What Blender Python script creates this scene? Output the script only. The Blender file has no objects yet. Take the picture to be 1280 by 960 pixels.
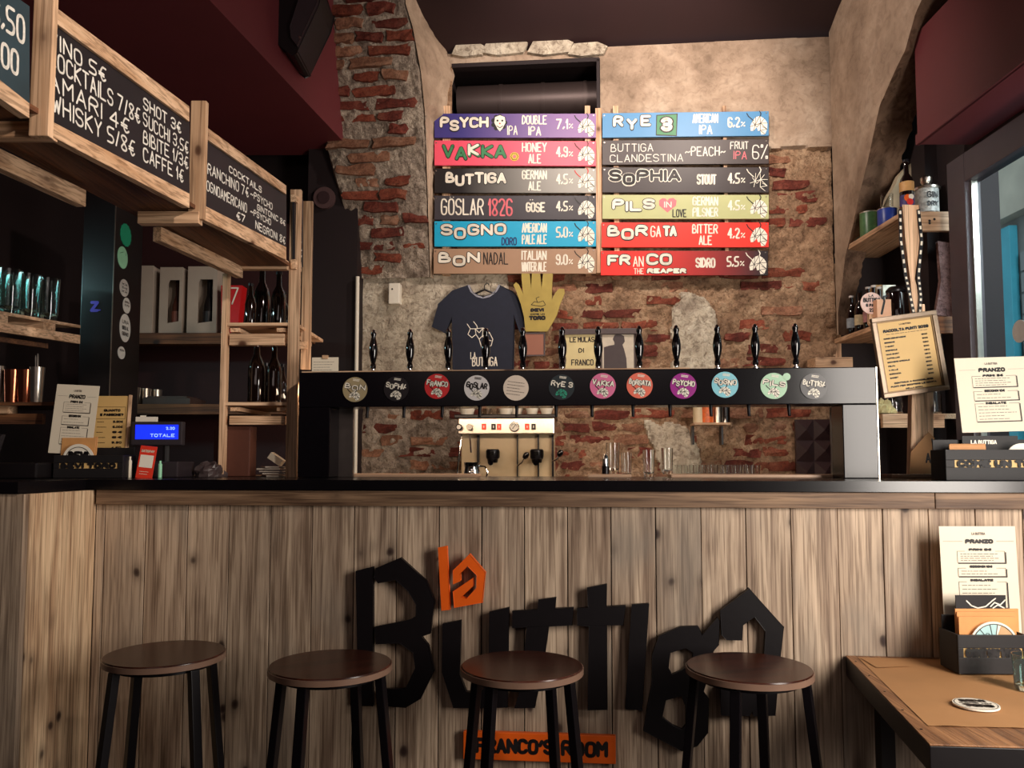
import bpy, math, random
from mathutils import Vector, Matrix, noise
from mathutils.geometry import tessellate_polygon
R = math.radians
rnd = random.Random(7)
SC = bpy.context.scene
COL = SC.collection
PI = math.pi

# ------------------------------------------------------------------ camera, world, lights, exposure
H = 1.23; F = 1000.0; PITCH = math.atan(0.0667); CYC = 508.3
cs, sn = math.cos(PITCH), math.sin(PITCH)
cam = bpy.data.cameras.new('camera'); co = bpy.data.objects.new('camera', cam); COL.objects.link(co)
co.location = (0, 0, H); co.rotation_euler = (PI/2 + PITCH, 0, 0)
cam.sensor_width = 36; cam.lens = 36*F/1280; cam.shift_y = (CYC-480)/1280; cam.clip_start = 0.02
SC.camera = co
SC.view_settings.view_transform = 'Standard'; SC.view_settings.look = 'None'
SC.view_settings.gamma = 1; SC.view_settings.use_curve_mapping = False
SC.view_settings.exposure = 0.0
world = bpy.data.worlds.new('world'); SC.world = world; world.use_nodes = True
bg = world.node_tree.nodes['Background']; bg.inputs[0].default_value = (0.72, 0.93, 1.0, 1); bg.inputs[1].default_value = 0.8

def area(name, loc, target, sx, sy, power, color, spread=180):
    l = bpy.data.lights.new(name, 'AREA'); l.shape = 'RECTANGLE'; l.size = sx; l.size_y = sy
    l.energy = power; l.color = color; l.spread = R(spread)
    o = bpy.data.objects.new(name, l); COL.objects.link(o); o.location = loc
    o.rotation_euler = (Vector(target)-Vector(loc)).to_track_quat('-Z', 'Y').to_euler(); return o
def spot(name, loc, target, power, color, ang, blend=0.5, r=0.04):
    l = bpy.data.lights.new(name, 'SPOT'); l.energy = power; l.color = color; l.spot_size = R(ang); l.spot_blend = blend
    l.shadow_soft_size = r
    o = bpy.data.objects.new(name, l); COL.objects.link(o); o.location = loc
    o.rotation_euler = (Vector(target)-Vector(loc)).to_track_quat('-Z', 'Y').to_euler(); return o
area('shop_window_light', (1.80, 0.78, 1.45), (0.7, 2.6, 0.85), 0.65, 1.3, 62, (1.0, 0.91, 0.82))
area('room_fill_light', (-0.5, -1.6, 2.6), (0.0, 3.5, 1.6), 2.5, 1.2, 10, (1.0, 0.80, 0.74))
spot('ceiling_spot_right', (1.0, 3.15, 3.45), (0.5, 4.5, 2.9), 80, (1.0, 0.85, 0.74), 115, 0.6, 0.05)
spot('ceiling_spot_left', (0.15, 3.1, 3.45), (1.0, 4.5, 2.9), 64, (1.0, 0.85, 0.75), 130, 0.6, 0.05)
spot('added_board_spot', (1.0, 0.7, 2.9), (-1.05, 2.2, 2.0), 170, (1.0, 0.86, 0.74), 46, 0.8, 0.05)  # added spot that brightens the left chalkboards, no such lamp is known
area('tap_tower_strip_light', (0.05, 3.02, 1.50), (0.1, 4.5, 1.15), 1.8, 0.04, 7, (1.0, 0.72, 0.50))
area('shelf_led_light', (-2.22, 2.85, 2.02), (-1.98, 2.85, 1.62), 0.5, 0.05, 6, (0.55, 0.97, 1.0))

def ray(px, py):
    a = (px-640)/F; b = (CYC-py)/F
    return Vector((a, cs - b*sn, sn + b*cs))
CAM = Vector((0, 0, H))
def W(px, py, Y, s=0.0):            # point of the sight line on the vertical plane y = Y + s*x
    d = ray(px, py); t = Y/(d.y - s*d.x); return CAM + d*t
def WX(px, py, X):
    d = ray(px, py); return CAM + d*(X/d.x)
def Wz(px, py, z):
    d = ray(px, py); return CAM + d*((z-H)/d.z)
S = -0.09
TH = math.atan(S)
BAR = Matrix.Translation((0, 2.55, 0)) @ Matrix.Rotation(TH, 4, 'Z')
BARI = BAR.inverted()
def L(px, py, v):                   # bar frame coordinates on plane v (depth behind counter front)
    return BARI @ W(px, py, 2.55 + v/math.cos(TH), S)

# ------------------------------------------------------------------ mesh builder
WM = {}
class MB:
    def __init__(s, M=None): s.v = []; s.f = []; s.m = []; s.M = M; s.mi = 0
    def av(s, pts):
        n = len(s.v)
        for p in pts:
            p = Vector(p)
            if s.M is not None: p = s.M(p) if callable(s.M) else s.M @ p
            s.v.append(p)
        return n
    def face(s, idx): s.f.append(tuple(idx)); s.m.append(s.mi)
    def quad(s, a, b, c, d): n = s.av((a, b, c, d)); s.face((n, n+1, n+2, n+3))
    def hexa(s, p):                  # 8 points, bottom ring 0-3, top ring 4-7
        n = s.av(p)
        for q in ((0,3,2,1),(4,5,6,7),(0,1,5,4),(1,2,6,5),(2,3,7,6),(3,0,4,7)): s.face([n+i for i in q])
    def box(s, x0, x1, y0, y1, z0, z1):
        s.hexa([(x0,y0,z0),(x1,y0,z0),(x1,y1,z0),(x0,y1,z0),(x0,y0,z1),(x1,y0,z1),(x1,y1,z1),(x0,y1,z1)])
    def beam(s, p, q, w, h, up=(0,0,1)):   # w = sideways, h = along up
        p = Vector(p); q = Vector(q); d = (q-p).normalized(); up = Vector(up)
        sd = d.cross(up)
        if sd.length < 1e-4: sd = Vector((1,0,0))
        sd.normalize(); u = sd.cross(d).normalized()
        a = sd*w/2; b = u*h/2
        s.hexa([p-a-b, p+a-b, q+a-b, q-a-b, p-a+b, p+a+b, q+a+b, q-a+b])
    def tube(s, pts, r, n=8, caps=True):
        pts = [Vector(p) for p in pts]; k = len(pts); rs = r if isinstance(r, (list, tuple)) else [r]*k
        ref = None; rings = []
        for i, p in enumerate(pts):
            d = (pts[min(i+1,k-1)]-pts[max(i-1,0)]).normalized()
            if ref is None: ref = Vector((0,0,1)) if abs(d.z) < .9 else Vector((1,0,0))
            a = d.cross(ref); 
            if a.length < 1e-4: a = d.orthogonal()
            a.normalize(); b = a.cross(d).normalized(); ref = b
            rings.append(s.av([p + (a*math.cos(2*PI*j/n) + b*math.sin(2*PI*j/n))*rs[i] for j in range(n)]))
        for i in range(k-1):
            for j in range(n):
                s.face((rings[i]+j, rings[i]+(j+1)%n, rings[i+1]+(j+1)%n, rings[i+1]+j))
        if caps:
            s.face([rings[0]+j for j in range(n)][::-1]); s.face([rings[-1]+j for j in range(n)])
    def lathe(s, prof, c=(0,0,0), n=20, T=None):   # prof (r,z)
        c = Vector(c); rings = []
        for r, z in prof:
            r = max(r, 1e-4); pts = [Vector((r*math.cos(2*PI*j/n), r*math.sin(2*PI*j/n), z)) for j in range(n)]
            rings.append(s.av([c + ((T @ p) if T else p) for p in pts]))
        for i in range(len(prof)-1):
            for j in range(n): s.face((rings[i]+j, rings[i]+(j+1)%n, rings[i+1]+(j+1)%n, rings[i+1]+j))
        if prof[0][0] > 1e-3: s.face([rings[0]+j for j in range(n)][::-1])
        if prof[-1][0] > 1e-3: s.face([rings[-1]+j for j in range(n)])
    def disc(s, c, r, y, n=24, th=0.0):    # in the xz plane, facing -y
        a = s.av([(c[0]+r*math.cos(2*PI*j/n), y, c[1]+r*math.sin(2*PI*j/n)) for j in range(n)])
        s.face([a+j for j in range(n)])
        if th:
            b = s.av([(c[0]+r*math.cos(2*PI*j/n), y+th, c[1]+r*math.sin(2*PI*j/n)) for j in range(n)])
            s.face([b+j for j in range(n)][::-1])
            for j in range(n): s.face((a+j, b+j, b+(j+1)%n, a+(j+1)%n))
    def poly(s, pts, y0, y1=None, holes=()):   # xz outline facing -y, extruded y0 -> y1
        loops = [list(pts)] + [list(h) for h in holes]
        flat = [p for l in loops for p in l]
        tris = tessellate_polygon([[Vector((p[0], p[1], 0)) for p in l] for l in loops])
        a = s.av([(p[0], y0, p[1]) for p in flat])
        b = s.av([(p[0], y1, p[1]) for p in flat]) if y1 is not None else None
        for t in tris:
            p, q, r_ = [flat[i] for i in t]
            cr = (q[0]-p[0])*(r_[1]-p[1]) - (q[1]-p[1])*(r_[0]-p[0])
            t = t if cr > 0 else t[::-1]
            s.face([a+i for i in t])
            if b is not None: s.face([b+i for i in t[::-1]])
        if b is not None:
            o = 0
            for l in loops:
                n = len(l)
                for i in range(n): s.face((a+o+i, b+o+i, b+o+(i+1)%n, a+o+(i+1)%n))
                o += n
    def strokes(s, lines, w, y):       # flat ribbons with round joints in xz plane
        y0 = y; s.k = getattr(s, 'k', 0)
        for ln in lines:
            for i in range(len(ln)):
                s.k = (s.k+1) % 16; y = y0-.00003*s.k
                x, z = ln[i]
                s.face_disc(x, z, w/2, y)
                if i:
                    x0, z0 = ln[i-1]; dx, dz = x-x0, z-z0; l = math.hypot(dx, dz)
                    if l < 1e-6: continue
                    nx, nz = -dz/l*w/2, dx/l*w/2
                    n = s.av([(x0-nx,y,z0-nz),(x-nx,y,z-nz),(x+nx,y,z+nz),(x0+nx,y,z0+nz)]); s.face((n,n+1,n+2,n+3))
    def face_disc(s, x, z, r, y):
        a = s.av([(x+r*math.cos(PI/3*j+.3), y, z+r*math.sin(PI/3*j+.3)) for j in range(6)]); s.face([a+j for j in range(6)])
    def build(s, name, mats, parent=None, local=False, smooth=False, bev=0, loc=None):
        me = bpy.data.meshes.new(name)
        vs = s.v; o = bpy.data.objects.new(name, me)
        if parent is not None:
            if not local:
                I = WM[parent.name].inverted(); vs = [I @ v for v in vs]
            o.parent = parent; WM[o.name] = WM[parent.name]
        elif loc is None and vs:
            c = Vector(((min(v.x for v in vs)+max(v.x for v in vs))/2, (min(v.y for v in vs)+max(v.y for v in vs))/2, min(v.z for v in vs)))
            vs = [v-c for v in vs]; o.location = c; WM[o.name] = Matrix.Translation(c)
        elif loc is not None:
            c = Vector(loc); vs = [v-c for v in vs]; o.location = c; WM[o.name] = Matrix.Translation(c)
        me.from_pydata([tuple(v) for v in vs], [], s.f)
        if not isinstance(mats, (list, tuple)): mats = [mats]
        for m in mats: me.materials.append(m)
        if len(mats) > 1: me.polygons.foreach_set('material_index', [min(i, len(mats)-1) for i in s.m])
        if bev:
            import bmesh
            bm = bmesh.new(); bm.from_mesh(me); bmesh.ops.remove_doubles(bm, verts=bm.verts, dist=1e-5)
            es = [e for e in bm.edges if len(e.link_faces) == 2 and e.calc_face_angle(0) > .6]
            bmesh.ops.bevel(bm, geom=es, offset=bev, segments=2, profile=.6, affect='EDGES'); bm.to_mesh(me); bm.free()
        if smooth:
            me.polygons.foreach_set('use_smooth', [True]*len(me.polygons))
            try: me.set_sharp_from_angle(angle=R(38))
            except Exception: pass
        me.update(); COL.objects.link(o); return o
def tag(o, label=None, cat=None, group=None, kind=None):
    if label: o['label'] = label
    if cat: o['category'] = cat
    if group: o['group'] = group
    if kind: o['kind'] = kind
    return o
def thing(name, label, cat, loc=(0,0,0), rz=0, group=None, M=None):
    o = bpy.data.objects.new(name, None); COL.objects.link(o); o.empty_display_size = .05
    if M is None: M = Matrix.Translation(loc) @ Matrix.Rotation(rz, 4, 'Z')
    o.matrix_world = M; o.location, o.rotation_euler, _ = M.to_translation(), M.to_euler(), 0
    WM[o.name] = M.copy()
    return tag(o, label, cat, group)
def BT(name, label, cat, u, v, z, group=None, rz=0):   # thing standing in the bar frame
    return thing(name, label, cat, group=group, M=BAR @ Matrix.Translation((u, v, z)) @ Matrix.Rotation(rz, 4, 'Z'))
def copy_thing(src, M, label=None):
    def cp(o, par):
        c = o.copy(); COL.objects.link(c)
        if par is not None: c.parent = par
        for ch in [x for x in KIDS.get(o.name, [])]: cp(ch, c)
        return c
    c = cp(src, None); c.location = M.to_translation(); c.rotation_euler = M.to_euler(); WM[c.name] = M.copy()
    if label: c['label'] = label
    return c
KIDS = {}
def index_kids(o):
    KIDS[o.name] = [x for x in COL.objects if x.parent == o]
    for k in KIDS[o.name]: index_kids(k)

# ------------------------------------------------------------------ materials
def lin(c):
    def f(x):
        x /= 255.0
        return x/12.92 if x <= .04045 else ((x+.055)/1.055)**2.4
    return (f(c[0]), f(c[1]), f(c[2]), 1)
def newmat(name):
    m = bpy.data.materials.new(name); m.use_nodes = True; nt = m.node_tree
    return m, nt, nt.nodes['Principled BSDF']
def plain(name, c, rough=.5, metal=0, noise_amt=0.08, nscale=40, bump=0.0, emit=0, spec=.5, coat=0):
    m, nt, b = newmat(name); N = nt.nodes; Lk = nt.links
    b.inputs['Roughness'].default_value = rough; b.inputs['Metallic'].default_value = metal
    b.inputs['Specular IOR Level'].default_value = spec
    if coat: b.inputs['Coat Weight'].default_value = coat
    tc = N.new('ShaderNodeTexCoord'); nz = N.new('ShaderNodeTexNoise'); nz.inputs['Scale'].default_value = nscale; nz.inputs['Detail'].default_value = 4
    Lk.new(tc.outputs['Object'], nz.inputs['Vector'])
    mx = N.new('ShaderNodeMix'); mx.data_type = 'RGBA'; c = lin(c) if max(c) > 1 else (*c, 1)
    mx.inputs[6].default_value = tuple(x*(1-noise_amt*2) for x in c[:3])+(1,); mx.inputs[7].default_value = tuple(min(1, x*(1+noise_amt*2)) for x in c[:3])+(1,)
    Lk.new(nz.outputs['Fac'], mx.inputs[0]); Lk.new(mx.outputs[2], b.inputs['Base Color'])
    if bump:
        bp = N.new('ShaderNodeBump'); bp.inputs['Strength'].default_value = bump; bp.inputs['Distance'].default_value = .002
        Lk.new(nz.outputs['Fac'], bp.inputs['Height']); Lk.new(bp.outputs[0], b.inputs['Normal'])
    if emit:
        Lk.new(mx.outputs[2], b.inputs['Emission Color']); b.inputs['Emission Strength'].default_value = emit
    return m
def ramp(N, stops):
    r = N.new('ShaderNodeValToRGB'); e = r.color_ramp.elements
    while len(e) > 1: e.remove(e[-1])
    e[0].position = stops[0][0]; e[0].color = stops[0][1]
    for p, c in stops[1:]: k = e.new(p); k.color = c
    return r
def mixc(N, Lk, fac, a, b, mode='MIX'):
    mx = N.new('ShaderNodeMix'); mx.data_type = 'RGBA'; mx.blend_type = mode
    for i, x in ((0, fac), (6, a), (7, b)):
        if hasattr(x, 'links') or hasattr(x, 'is_linked'): Lk.new(x, mx.inputs[i])
        else: mx.inputs[i].default_value = x
    return mx.outputs[2]
def wood(name, dark, light, axis='Z', rough=.6, knots=True, stain=(60,50,48), stain_amt=.5, var=.25, scale=1.0, bump=.35, knotc=(45,25,18)):
    m, nt, b = newmat(name); N = nt.nodes; Lk = nt.links
    b.inputs['Roughness'].default_value = rough
    tc = N.new('ShaderNodeTexCoord'); oi = N.new('ShaderNodeObjectInfo')
    ad = N.new('ShaderNodeVectorMath'); ad.operation = 'MULTIPLY_ADD'
    cb = N.new('ShaderNodeCombineXYZ')
    for i in range(3): Lk.new(oi.outputs['Random'], cb.inputs[i])
    Lk.new(cb.outputs[0], ad.inputs[0]); ad.inputs[1].default_value = (17, 31, 23); Lk.new(tc.outputs['Object'], ad.inputs[2])
    def mapped(sa, sb):
        mp = N.new('ShaderNodeMapping'); Lk.new(ad.outputs[0], mp.inputs[0])
        mp.inputs['Scale'].default_value = tuple(sa*scale if a == axis else sb*scale for a in 'XYZ'); return mp.outputs[0]
    def nz(vec, sc, det=5, dist=0):
        n = N.new('ShaderNodeTexNoise'); n.inputs['Scale'].default_value = sc; n.inputs['Detail'].default_value = det
        n.inputs['Distortion'].default_value = dist; Lk.new(vec, n.inputs['Vector']); return n.outputs['Fac']
    g1 = nz(mapped(1.1, 16), 1.6, 6, .9); g2 = nz(mapped(4, 150), 1.0, 4, .6); g3 = nz(mapped(1.6, 3.2), 1.3, 4, .4)
    r1 = ramp(N, [(.32, lin(dark)), (.66, lin(light))]); Lk.new(g1, r1.inputs[0])
    r2 = ramp(N, [(.36, (.42,.37,.33,1)), (.54, (1,1,1,1))]); Lk.new(g2, r2.inputs[0])
    c = mixc(N, Lk, .85, r1.outputs[0], r2.outputs[0], 'MULTIPLY')
    r3 = ramp(N, [(.48, (0,0,0,1)), (.72, (1,1,1,1))]); Lk.new(g3, r3.inputs[0])
    ms = N.new('ShaderNodeMath'); ms.operation = 'MULTIPLY'; Lk.new(r3.outputs[0], ms.inputs[0]); ms.inputs[1].default_value = stain_amt
    c = mixc(N, Lk, ms.outputs[0], c, lin(stain))
    if knots:
        vo = N.new('ShaderNodeTexVoronoi'); vo.inputs['Scale'].default_value = 1.0
        dv = N.new('ShaderNodeVectorMath'); dv.operation = 'ADD'
        nn = N.new('ShaderNodeTexNoise'); nn.inputs['Scale'].default_value = 9; Lk.new(ad.outputs[0], nn.inputs['Vector'])
        sc_ = N.new('ShaderNodeVectorMath'); sc_.operation = 'SCALE'; Lk.new(nn.outputs['Color'], sc_.inputs[0]); sc_.inputs['Scale'].default_value = .22
        Lk.new(mapped(6.2, 9.0), dv.inputs[0]); Lk.new(sc_.outputs[0], dv.inputs[1]); Lk.new(dv.outputs[0], vo.inputs['Vector'])
        rk = ramp(N, [(.05, (1,1,1,1)), (.09, (.85,.85,.85,1)), (.13, (.36,.36,.36,1)), (.22, (.12,.12,.12,1)), (.32, (0,0,0,1))]); Lk.new(vo.outputs['Distance'], rk.inputs[0])
        c = mixc(N, Lk, rk.outputs[0], c, lin(knotc))
    hs = N.new('ShaderNodeHueSaturation'); mr = N.new('ShaderNodeMapRange'); Lk.new(oi.outputs['Random'], mr.inputs[0])
    mr.inputs[3].default_value = 1-var; mr.inputs[4].default_value = 1+var; Lk.new(mr.outputs[0], hs.inputs['Value']); Lk.new(c, hs.inputs['Color'])
    Lk.new(hs.outputs[0], b.inputs['Base Color'])
    bp = N.new('ShaderNodeBump'); bp.inputs['Strength'].default_value = bump; bp.inputs['Distance'].default_value = .003
    Lk.new(g2, bp.inputs['Height']); Lk.new(bp.outputs[0], b.inputs['Normal'])
    return m
def stone(name, cols, sc=6, fine=60, rough=.9, bump=.8, dist=.01, spread=(.3,.7), random_v=0, k_=1.0):
    m, nt, b = newmat(name); N = nt.nodes; Lk = nt.links; b.inputs['Roughness'].default_value = rough; b.inputs['Specular IOR Level'].default_value = .25
    tc = N.new('ShaderNodeTexCoord'); ge = N.new('ShaderNodeNewGeometry')
    def nz(s_, det=6, dis=.3):
        n = N.new('ShaderNodeTexNoise'); n.inputs['Scale'].default_value = s_; n.inputs['Detail'].default_value = det; n.inputs['Distortion'].default_value = dis
        n.inputs['Roughness'].default_value = .65
        Lk.new(ge.outputs['Position'], n.inputs['Vector']); return n.outputs['Fac']
    a = nz(sc); f = nz(fine, 5, 1.0); q = nz(sc*3.1, 5, .6)
    k = len(cols); r1 = ramp(N, [(spread[0]+(spread[1]-spread[0])*i/(k-1), lin(c)) for i, c in enumerate(cols)]); Lk.new(a, r1.inputs[0])
    r2 = ramp(N, [(.36, (.42,.38,.36,1)), (.52, (1,1,1,1)), (.66, (1.0,1.0,1.0,1))]); Lk.new(f, r2.inputs[0])
    c = mixc(N, Lk, .8*k_, r1.outputs[0], r2.outputs[0], 'MULTIPLY')
    r3 = ramp(N, [(.35, (.6,.56,.54,1)), (.6, (1.1,1.1,1.1,1))]); Lk.new(q, r3.inputs[0])
    c = mixc(N, Lk, .7*k_, c, r3.outputs[0], 'MULTIPLY')
    if random_v:
        oi = N.new('ShaderNodeObjectInfo'); hs = N.new('ShaderNodeHueSaturation'); mr = N.new('ShaderNodeMapRange')
        Lk.new(oi.outputs['Random'], mr.inputs[0]); mr.inputs[3].default_value = 1-random_v; mr.inputs[4].default_value = 1+random_v
        Lk.new(mr.outputs[0], hs.inputs['Value']); Lk.new(c, hs.inputs['Color']); c = hs.outputs[0]
    Lk.new(c, b.inputs['Base Color'])
    ma = N.new('ShaderNodeMath'); ma.operation = 'ADD'; Lk.new(f, ma.inputs[0]); Lk.new(q, ma.inputs[1])
    bp = N.new('ShaderNodeBump'); bp.inputs['Strength'].default_value = bump; bp.inputs['Distance'].default_value = dist
    Lk.new(ma.outputs[0], bp.inputs['Height']); Lk.new(bp.outputs[0], b.inputs['Normal'])
    return m
def glassy(name, c=(1,1,1), rough=.03, ior=1.45):
    m, nt, b = newmat(name); b.inputs['Base Color'].default_value = (*c, 1); b.inputs['Transmission Weight'].default_value = 1
    b.inputs['Roughness'].default_value = rough; b.inputs['IOR'].default_value = ior; return m
def gradient(name, c0, c1, x0, x1, rough=.4):
    m, nt, b = newmat(name); N = nt.nodes; Lk = nt.links; b.inputs['Roughness'].default_value = rough
    tc = N.new('ShaderNodeTexCoord'); sp = N.new('ShaderNodeSeparateXYZ'); mr = N.new('ShaderNodeMapRange')
    Lk.new(tc.outputs['Object'], sp.inputs[0]); Lk.new(sp.outputs[0], mr.inputs[0]); mr.inputs[1].default_value = x0; mr.inputs[2].default_value = x1
    Lk.new(mixc(N, Lk, mr.outputs[0], lin(c0), lin(c1)), b.inputs['Base Color']); return m

M_plank = wood('weathered_plank', (140,116,96), (208,184,158), 'Z', .62, True, (134,124,112), .6, .10)
M_pine = {a: wood('pine_'+a, (198,154,116), (238,200,164), a, .6, True, (120,90,60), .3, .12, bump=.2, knotc=(80,45,25)) for a in 'XYZ'}
M_trim = wood('trim_board_wood', (96,70,50), (160,128,98), 'X', .6, True, (90,70,60), .3, .1)
M_ply = wood('plywood_underside', (92,54,32), (132,82,50), 'Y', .6, False, (90,60,40), .3, .1)
M_seat = wood('walnut_seat', (46,21,14), (78,38,26), 'X', .24, False, (50,26,20), .4, .1, bump=.05)
M_seat.node_tree.nodes['Principled BSDF'].inputs['Specular IOR Level'].default_value = .3
M_kraft = plain('kraft_paper', (176,128,82), .7, nscale=9, noise_amt=.07, bump=.3)
M_tabwood = wood('table_edge_wood', (120,78,48), (170,120,78), 'Y', .5, True, (80,50,30), .4, .1)
M_blk = plain('black_paint', (17,12,14), .42, nscale=25, noise_amt=.15, bump=.1)
M_blkm = plain('matt_black', (16,11,13), .6, nscale=30, noise_amt=.1)
M_black_gloss = plain('gloss_black', (12,9,11), .12, noise_amt=.02, coat=.4)
M_counter = plain('counter_top_lacquer', (12,9,12), .22, nscale=12, noise_amt=.2)
M_iron = plain('black_iron', (18,14,18), .32, .3, nscale=60, noise_amt=.1)
M_letter = plain('dark_letter_paint', (13,8,11), .45, spec=.3, nscale=40, noise_amt=.1, bump=.15)
M_orange = plain('orange_paint', (236,98,22), .38, nscale=20, noise_amt=.06, bump=.1)
M_steel = plain('brushed_steel', (205,196,184), .28, 1, nscale=80, noise_amt=.05)
M_chrome = plain('chrome', (225,225,225), .08, 1, noise_amt=.0)
M_copper = plain('copper', (190,110,80), .22, 1, noise_amt=.05)
M_cream = plain('cream_enamel', (204,182,146), .3, noise_amt=.03)
M_maroon = plain('maroon_paint', (104,40,45), .6, nscale=5, noise_amt=.05)
M_maroon_d = plain('dark_maroon_paint', (38,14,15), .7, nscale=4, noise_amt=.1)
M_dark = plain('dark_wall_paint', (30,16,18), .7, nscale=5, noise_amt=.12)
M_white = plain('white_print', (238,230,214), .5, noise_amt=.02)
M_paper = plain('menu_paper', (228,216,194), .6, noise_amt=.02, nscale=8)
M_yellow_paper = plain('amber_paper', (214,176,112), .55, noise_amt=.05, nscale=10)
M_ink = plain('black_ink', (24,18,18), .5, noise_amt=.02)
M_inkg = plain('grey_ink', (120,108,98), .6, noise_amt=.02)
M_chalk = plain('chalk', (230,225,215), .9, noise_amt=.12, nscale=150)
M_board = plain('chalkboard_slate', (30,24,28), .55, nscale=7, noise_amt=.25)
M_board_t = plain('chalkboard_slate_teal', (44,62,70), .5, nscale=7, noise_amt=.3)
M_glass = glassy('clear_glass', (.96,.98,.97))
M_glass_t = glassy('cool_glass', (.80,.97,.95))
M_bottle = plain('dark_bottle_glass', (20,10,8), .07, noise_amt=.02, coat=.5)
M_clear_pane = glassy('window_glass', (.9,.95,.95), .01, 1.02)
M_lens = plain('lcd_blue', (20,40,240), .3, noise_amt=.05, emit=1.6)
M_brick = [stone('brick_red_'+str(i), cols, 9, 90, .85, .6, .006, (.3,.7), .22) for i, cols in enumerate((
    ((92,44,34),(132,66,48),(154,96,74)), ((76,36,30),(108,50,40),(134,80,64)), ((116,76,60),(150,106,82),(174,136,112))))]
M_mortar = stone('rough_mortar', ((124,96,76),(166,134,106),(194,166,136)), 7, 55, .95, 1.0, .012)
M_mortar_g = stone('grey_mortar', ((128,112,100),(172,156,140),(204,188,168)), 8, 75, .95, 1.0, .014)
M_plaster = stone('old_plaster', ((140,120,102),(168,146,126),(190,170,150)), 2.6, 26, .9, .4, .006, (.34,.62), 0, .45)
M_plaster_and_lit = stone('pale_plaster_and_lit_patch', ((160,146,130),(196,184,164),(214,204,186)), 5, 34, .92, .9, .010)
M_plaster_s = stone('smooth_plaster', ((150,128,108),(178,154,132),(198,176,154)), 2.0, 18, .9, .3, .005, (.34,.66), 0, .4)

# ------------------------------------------------------------------ hand lettering (stroke font)
GL = {'A':"00 26 40;12 32",'B':"00 06 26 35 34 23 03;23 33 42 41 30 00",'C':"45 36 16 05 01 10 30 41",'D':"00 06 26 44 42 20 00",'E':"40 00 06 46;03 33",
'F':"00 06 46;03 33",'G':"45 36 16 05 01 10 30 41 43 23",'H':"00 06;40 46;03 43",'I':"00 06",'J':"36 31 20 10 01",'K':"00 06;46 03 40",'L':"06 00 40",
'M':"00 06 23 46 40",'N':"00 06 40 46",'O':"20 10 01 05 16 36 45 41 30 20",'P':"00 06 36 45 44 33 03",'Q':"20 10 01 05 16 36 45 41 30 20;22 40",'R':"00 06 36 45 44 33 03;23 40",
'S':"45 36 16 05 04 13 33 42 41 30 10 01",'T':"20 26;06 46",'U':"06 01 10 30 41 46",'V':"06 20 46",'W':"06 10 24 30 46",'X':"00 46;06 40",'Y':"06 23 46;23 20",'Z':"06 46 00 40",
'0':"20 10 01 05 16 36 45 41 30 20",'1':"04 16 10",'2':"05 16 36 45 44 00 40",'3':"05 16 36 45 44 33 13;33 42 41 30 10 01",'4':"30 36 02 42",'5':"46 06 03 33 42 41 30 00",
'6':"45 36 16 05 01 10 30 41 42 33 03",'7':"06 46 10",'8':"23 14 05 16 36 45 34 23 12 01 10 30 41 32 23",'9':"01 10 30 41 45 36 16 05 04 13 43",
'€':"46 36 26 14 12 20 30 41;03 33;02 32",'%':"00 46;05 15 16 06 05;30 40 41 31 30",',':"11 00",'.':"00 01",'/':"00 26",'~':"02 13 32 43",'-':"03 33","'":"16 04",'!':"06 02;00 01",'?':"05 16 36 45 44 22;20 21",'+':"03 43;21 25"}
ROUND = set("BCDGJOPQRSU0235689€~")
def glyph(ch):
    out = []
    for st in GL[ch].split(';'):
        p = [(int(q[0]), int(q[1])) for q in st.split()]
        if ch in ROUND and len(p) > 2:
            closed = p[0] == p[-1]; n = [p[0]]
            for i in range(1, len(p)-1):
                a, b, c = p[i-1], p[i], p[i+1]
                n += [((a[0]+3*b[0])/4, (a[1]+3*b[1])/4), ((3*b[0]+c[0])/4, (3*b[1]+c[1])/4)]
            n.append(p[-1]); p = n
        out.append(p)
    return out
def text(mb, body, x0, z0, x1, z1, w, y=0.0, mi=0, wob=0.0, offs=None, gap=1.7, mat=None, seed=1):
    rr = random.Random(hash_s(body)+seed)
    x = 0; items = []
    gap_u = gap
    for i, ch in enumerate(body.upper()):
        if ch == ' ': x += 2.6; continue
        if ch not in GL: continue
        g = glyph(ch); mx = max(p[0] for s_ in g for p in s_)
        items.append((x, g, i)); x += mx + gap_u
    tot = max(x-gap_u, 1e-3); sx = (x1-x0-w)/tot; sz = (z1-z0-w)/6
    if len(items) == 1 and tot < 1: sx = 0
    mb.mi = mi
    for gx, g, i in items:
        dz = (offs[i] if offs and i < len(offs) else 0)*(z1-z0) + rr.uniform(-1, 1)*wob*(z1-z0)
        sh = rr.uniform(-1, 1)*wob
        mb.strokes([[(x0+w/2+(gx+px)*sx + sh*pz*sz, z0+w/2+pz*sz+dz) for px, pz in s_] for s_ in g], w, y)
def hash_s(t):
    h = 7
    for ch in t: h = (h*31+ord(ch)) % 100003
    return h

def emit_lines(mb, x0, x1, z0, z1, n, w, y, mi, ragged=.4, seed=3):
    rr = random.Random(seed)
    mb.mi = mi
    for i in range(n):
        z = z1-(z1-z0)*(i+.5)/n; xe = x1-(x1-x0)*rr.random()*ragged; x = x0
        while x < xe:
            k = rr.uniform(.02, .07)*(x1-x0)*2; e = min(x+k, xe)
            mb.quad((x,y,z-w/2),(e,y,z-w/2),(e,y,z+w/2),(x,y,z+w/2)); x = e+(x1-x0)*.02
exec_order = []
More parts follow.
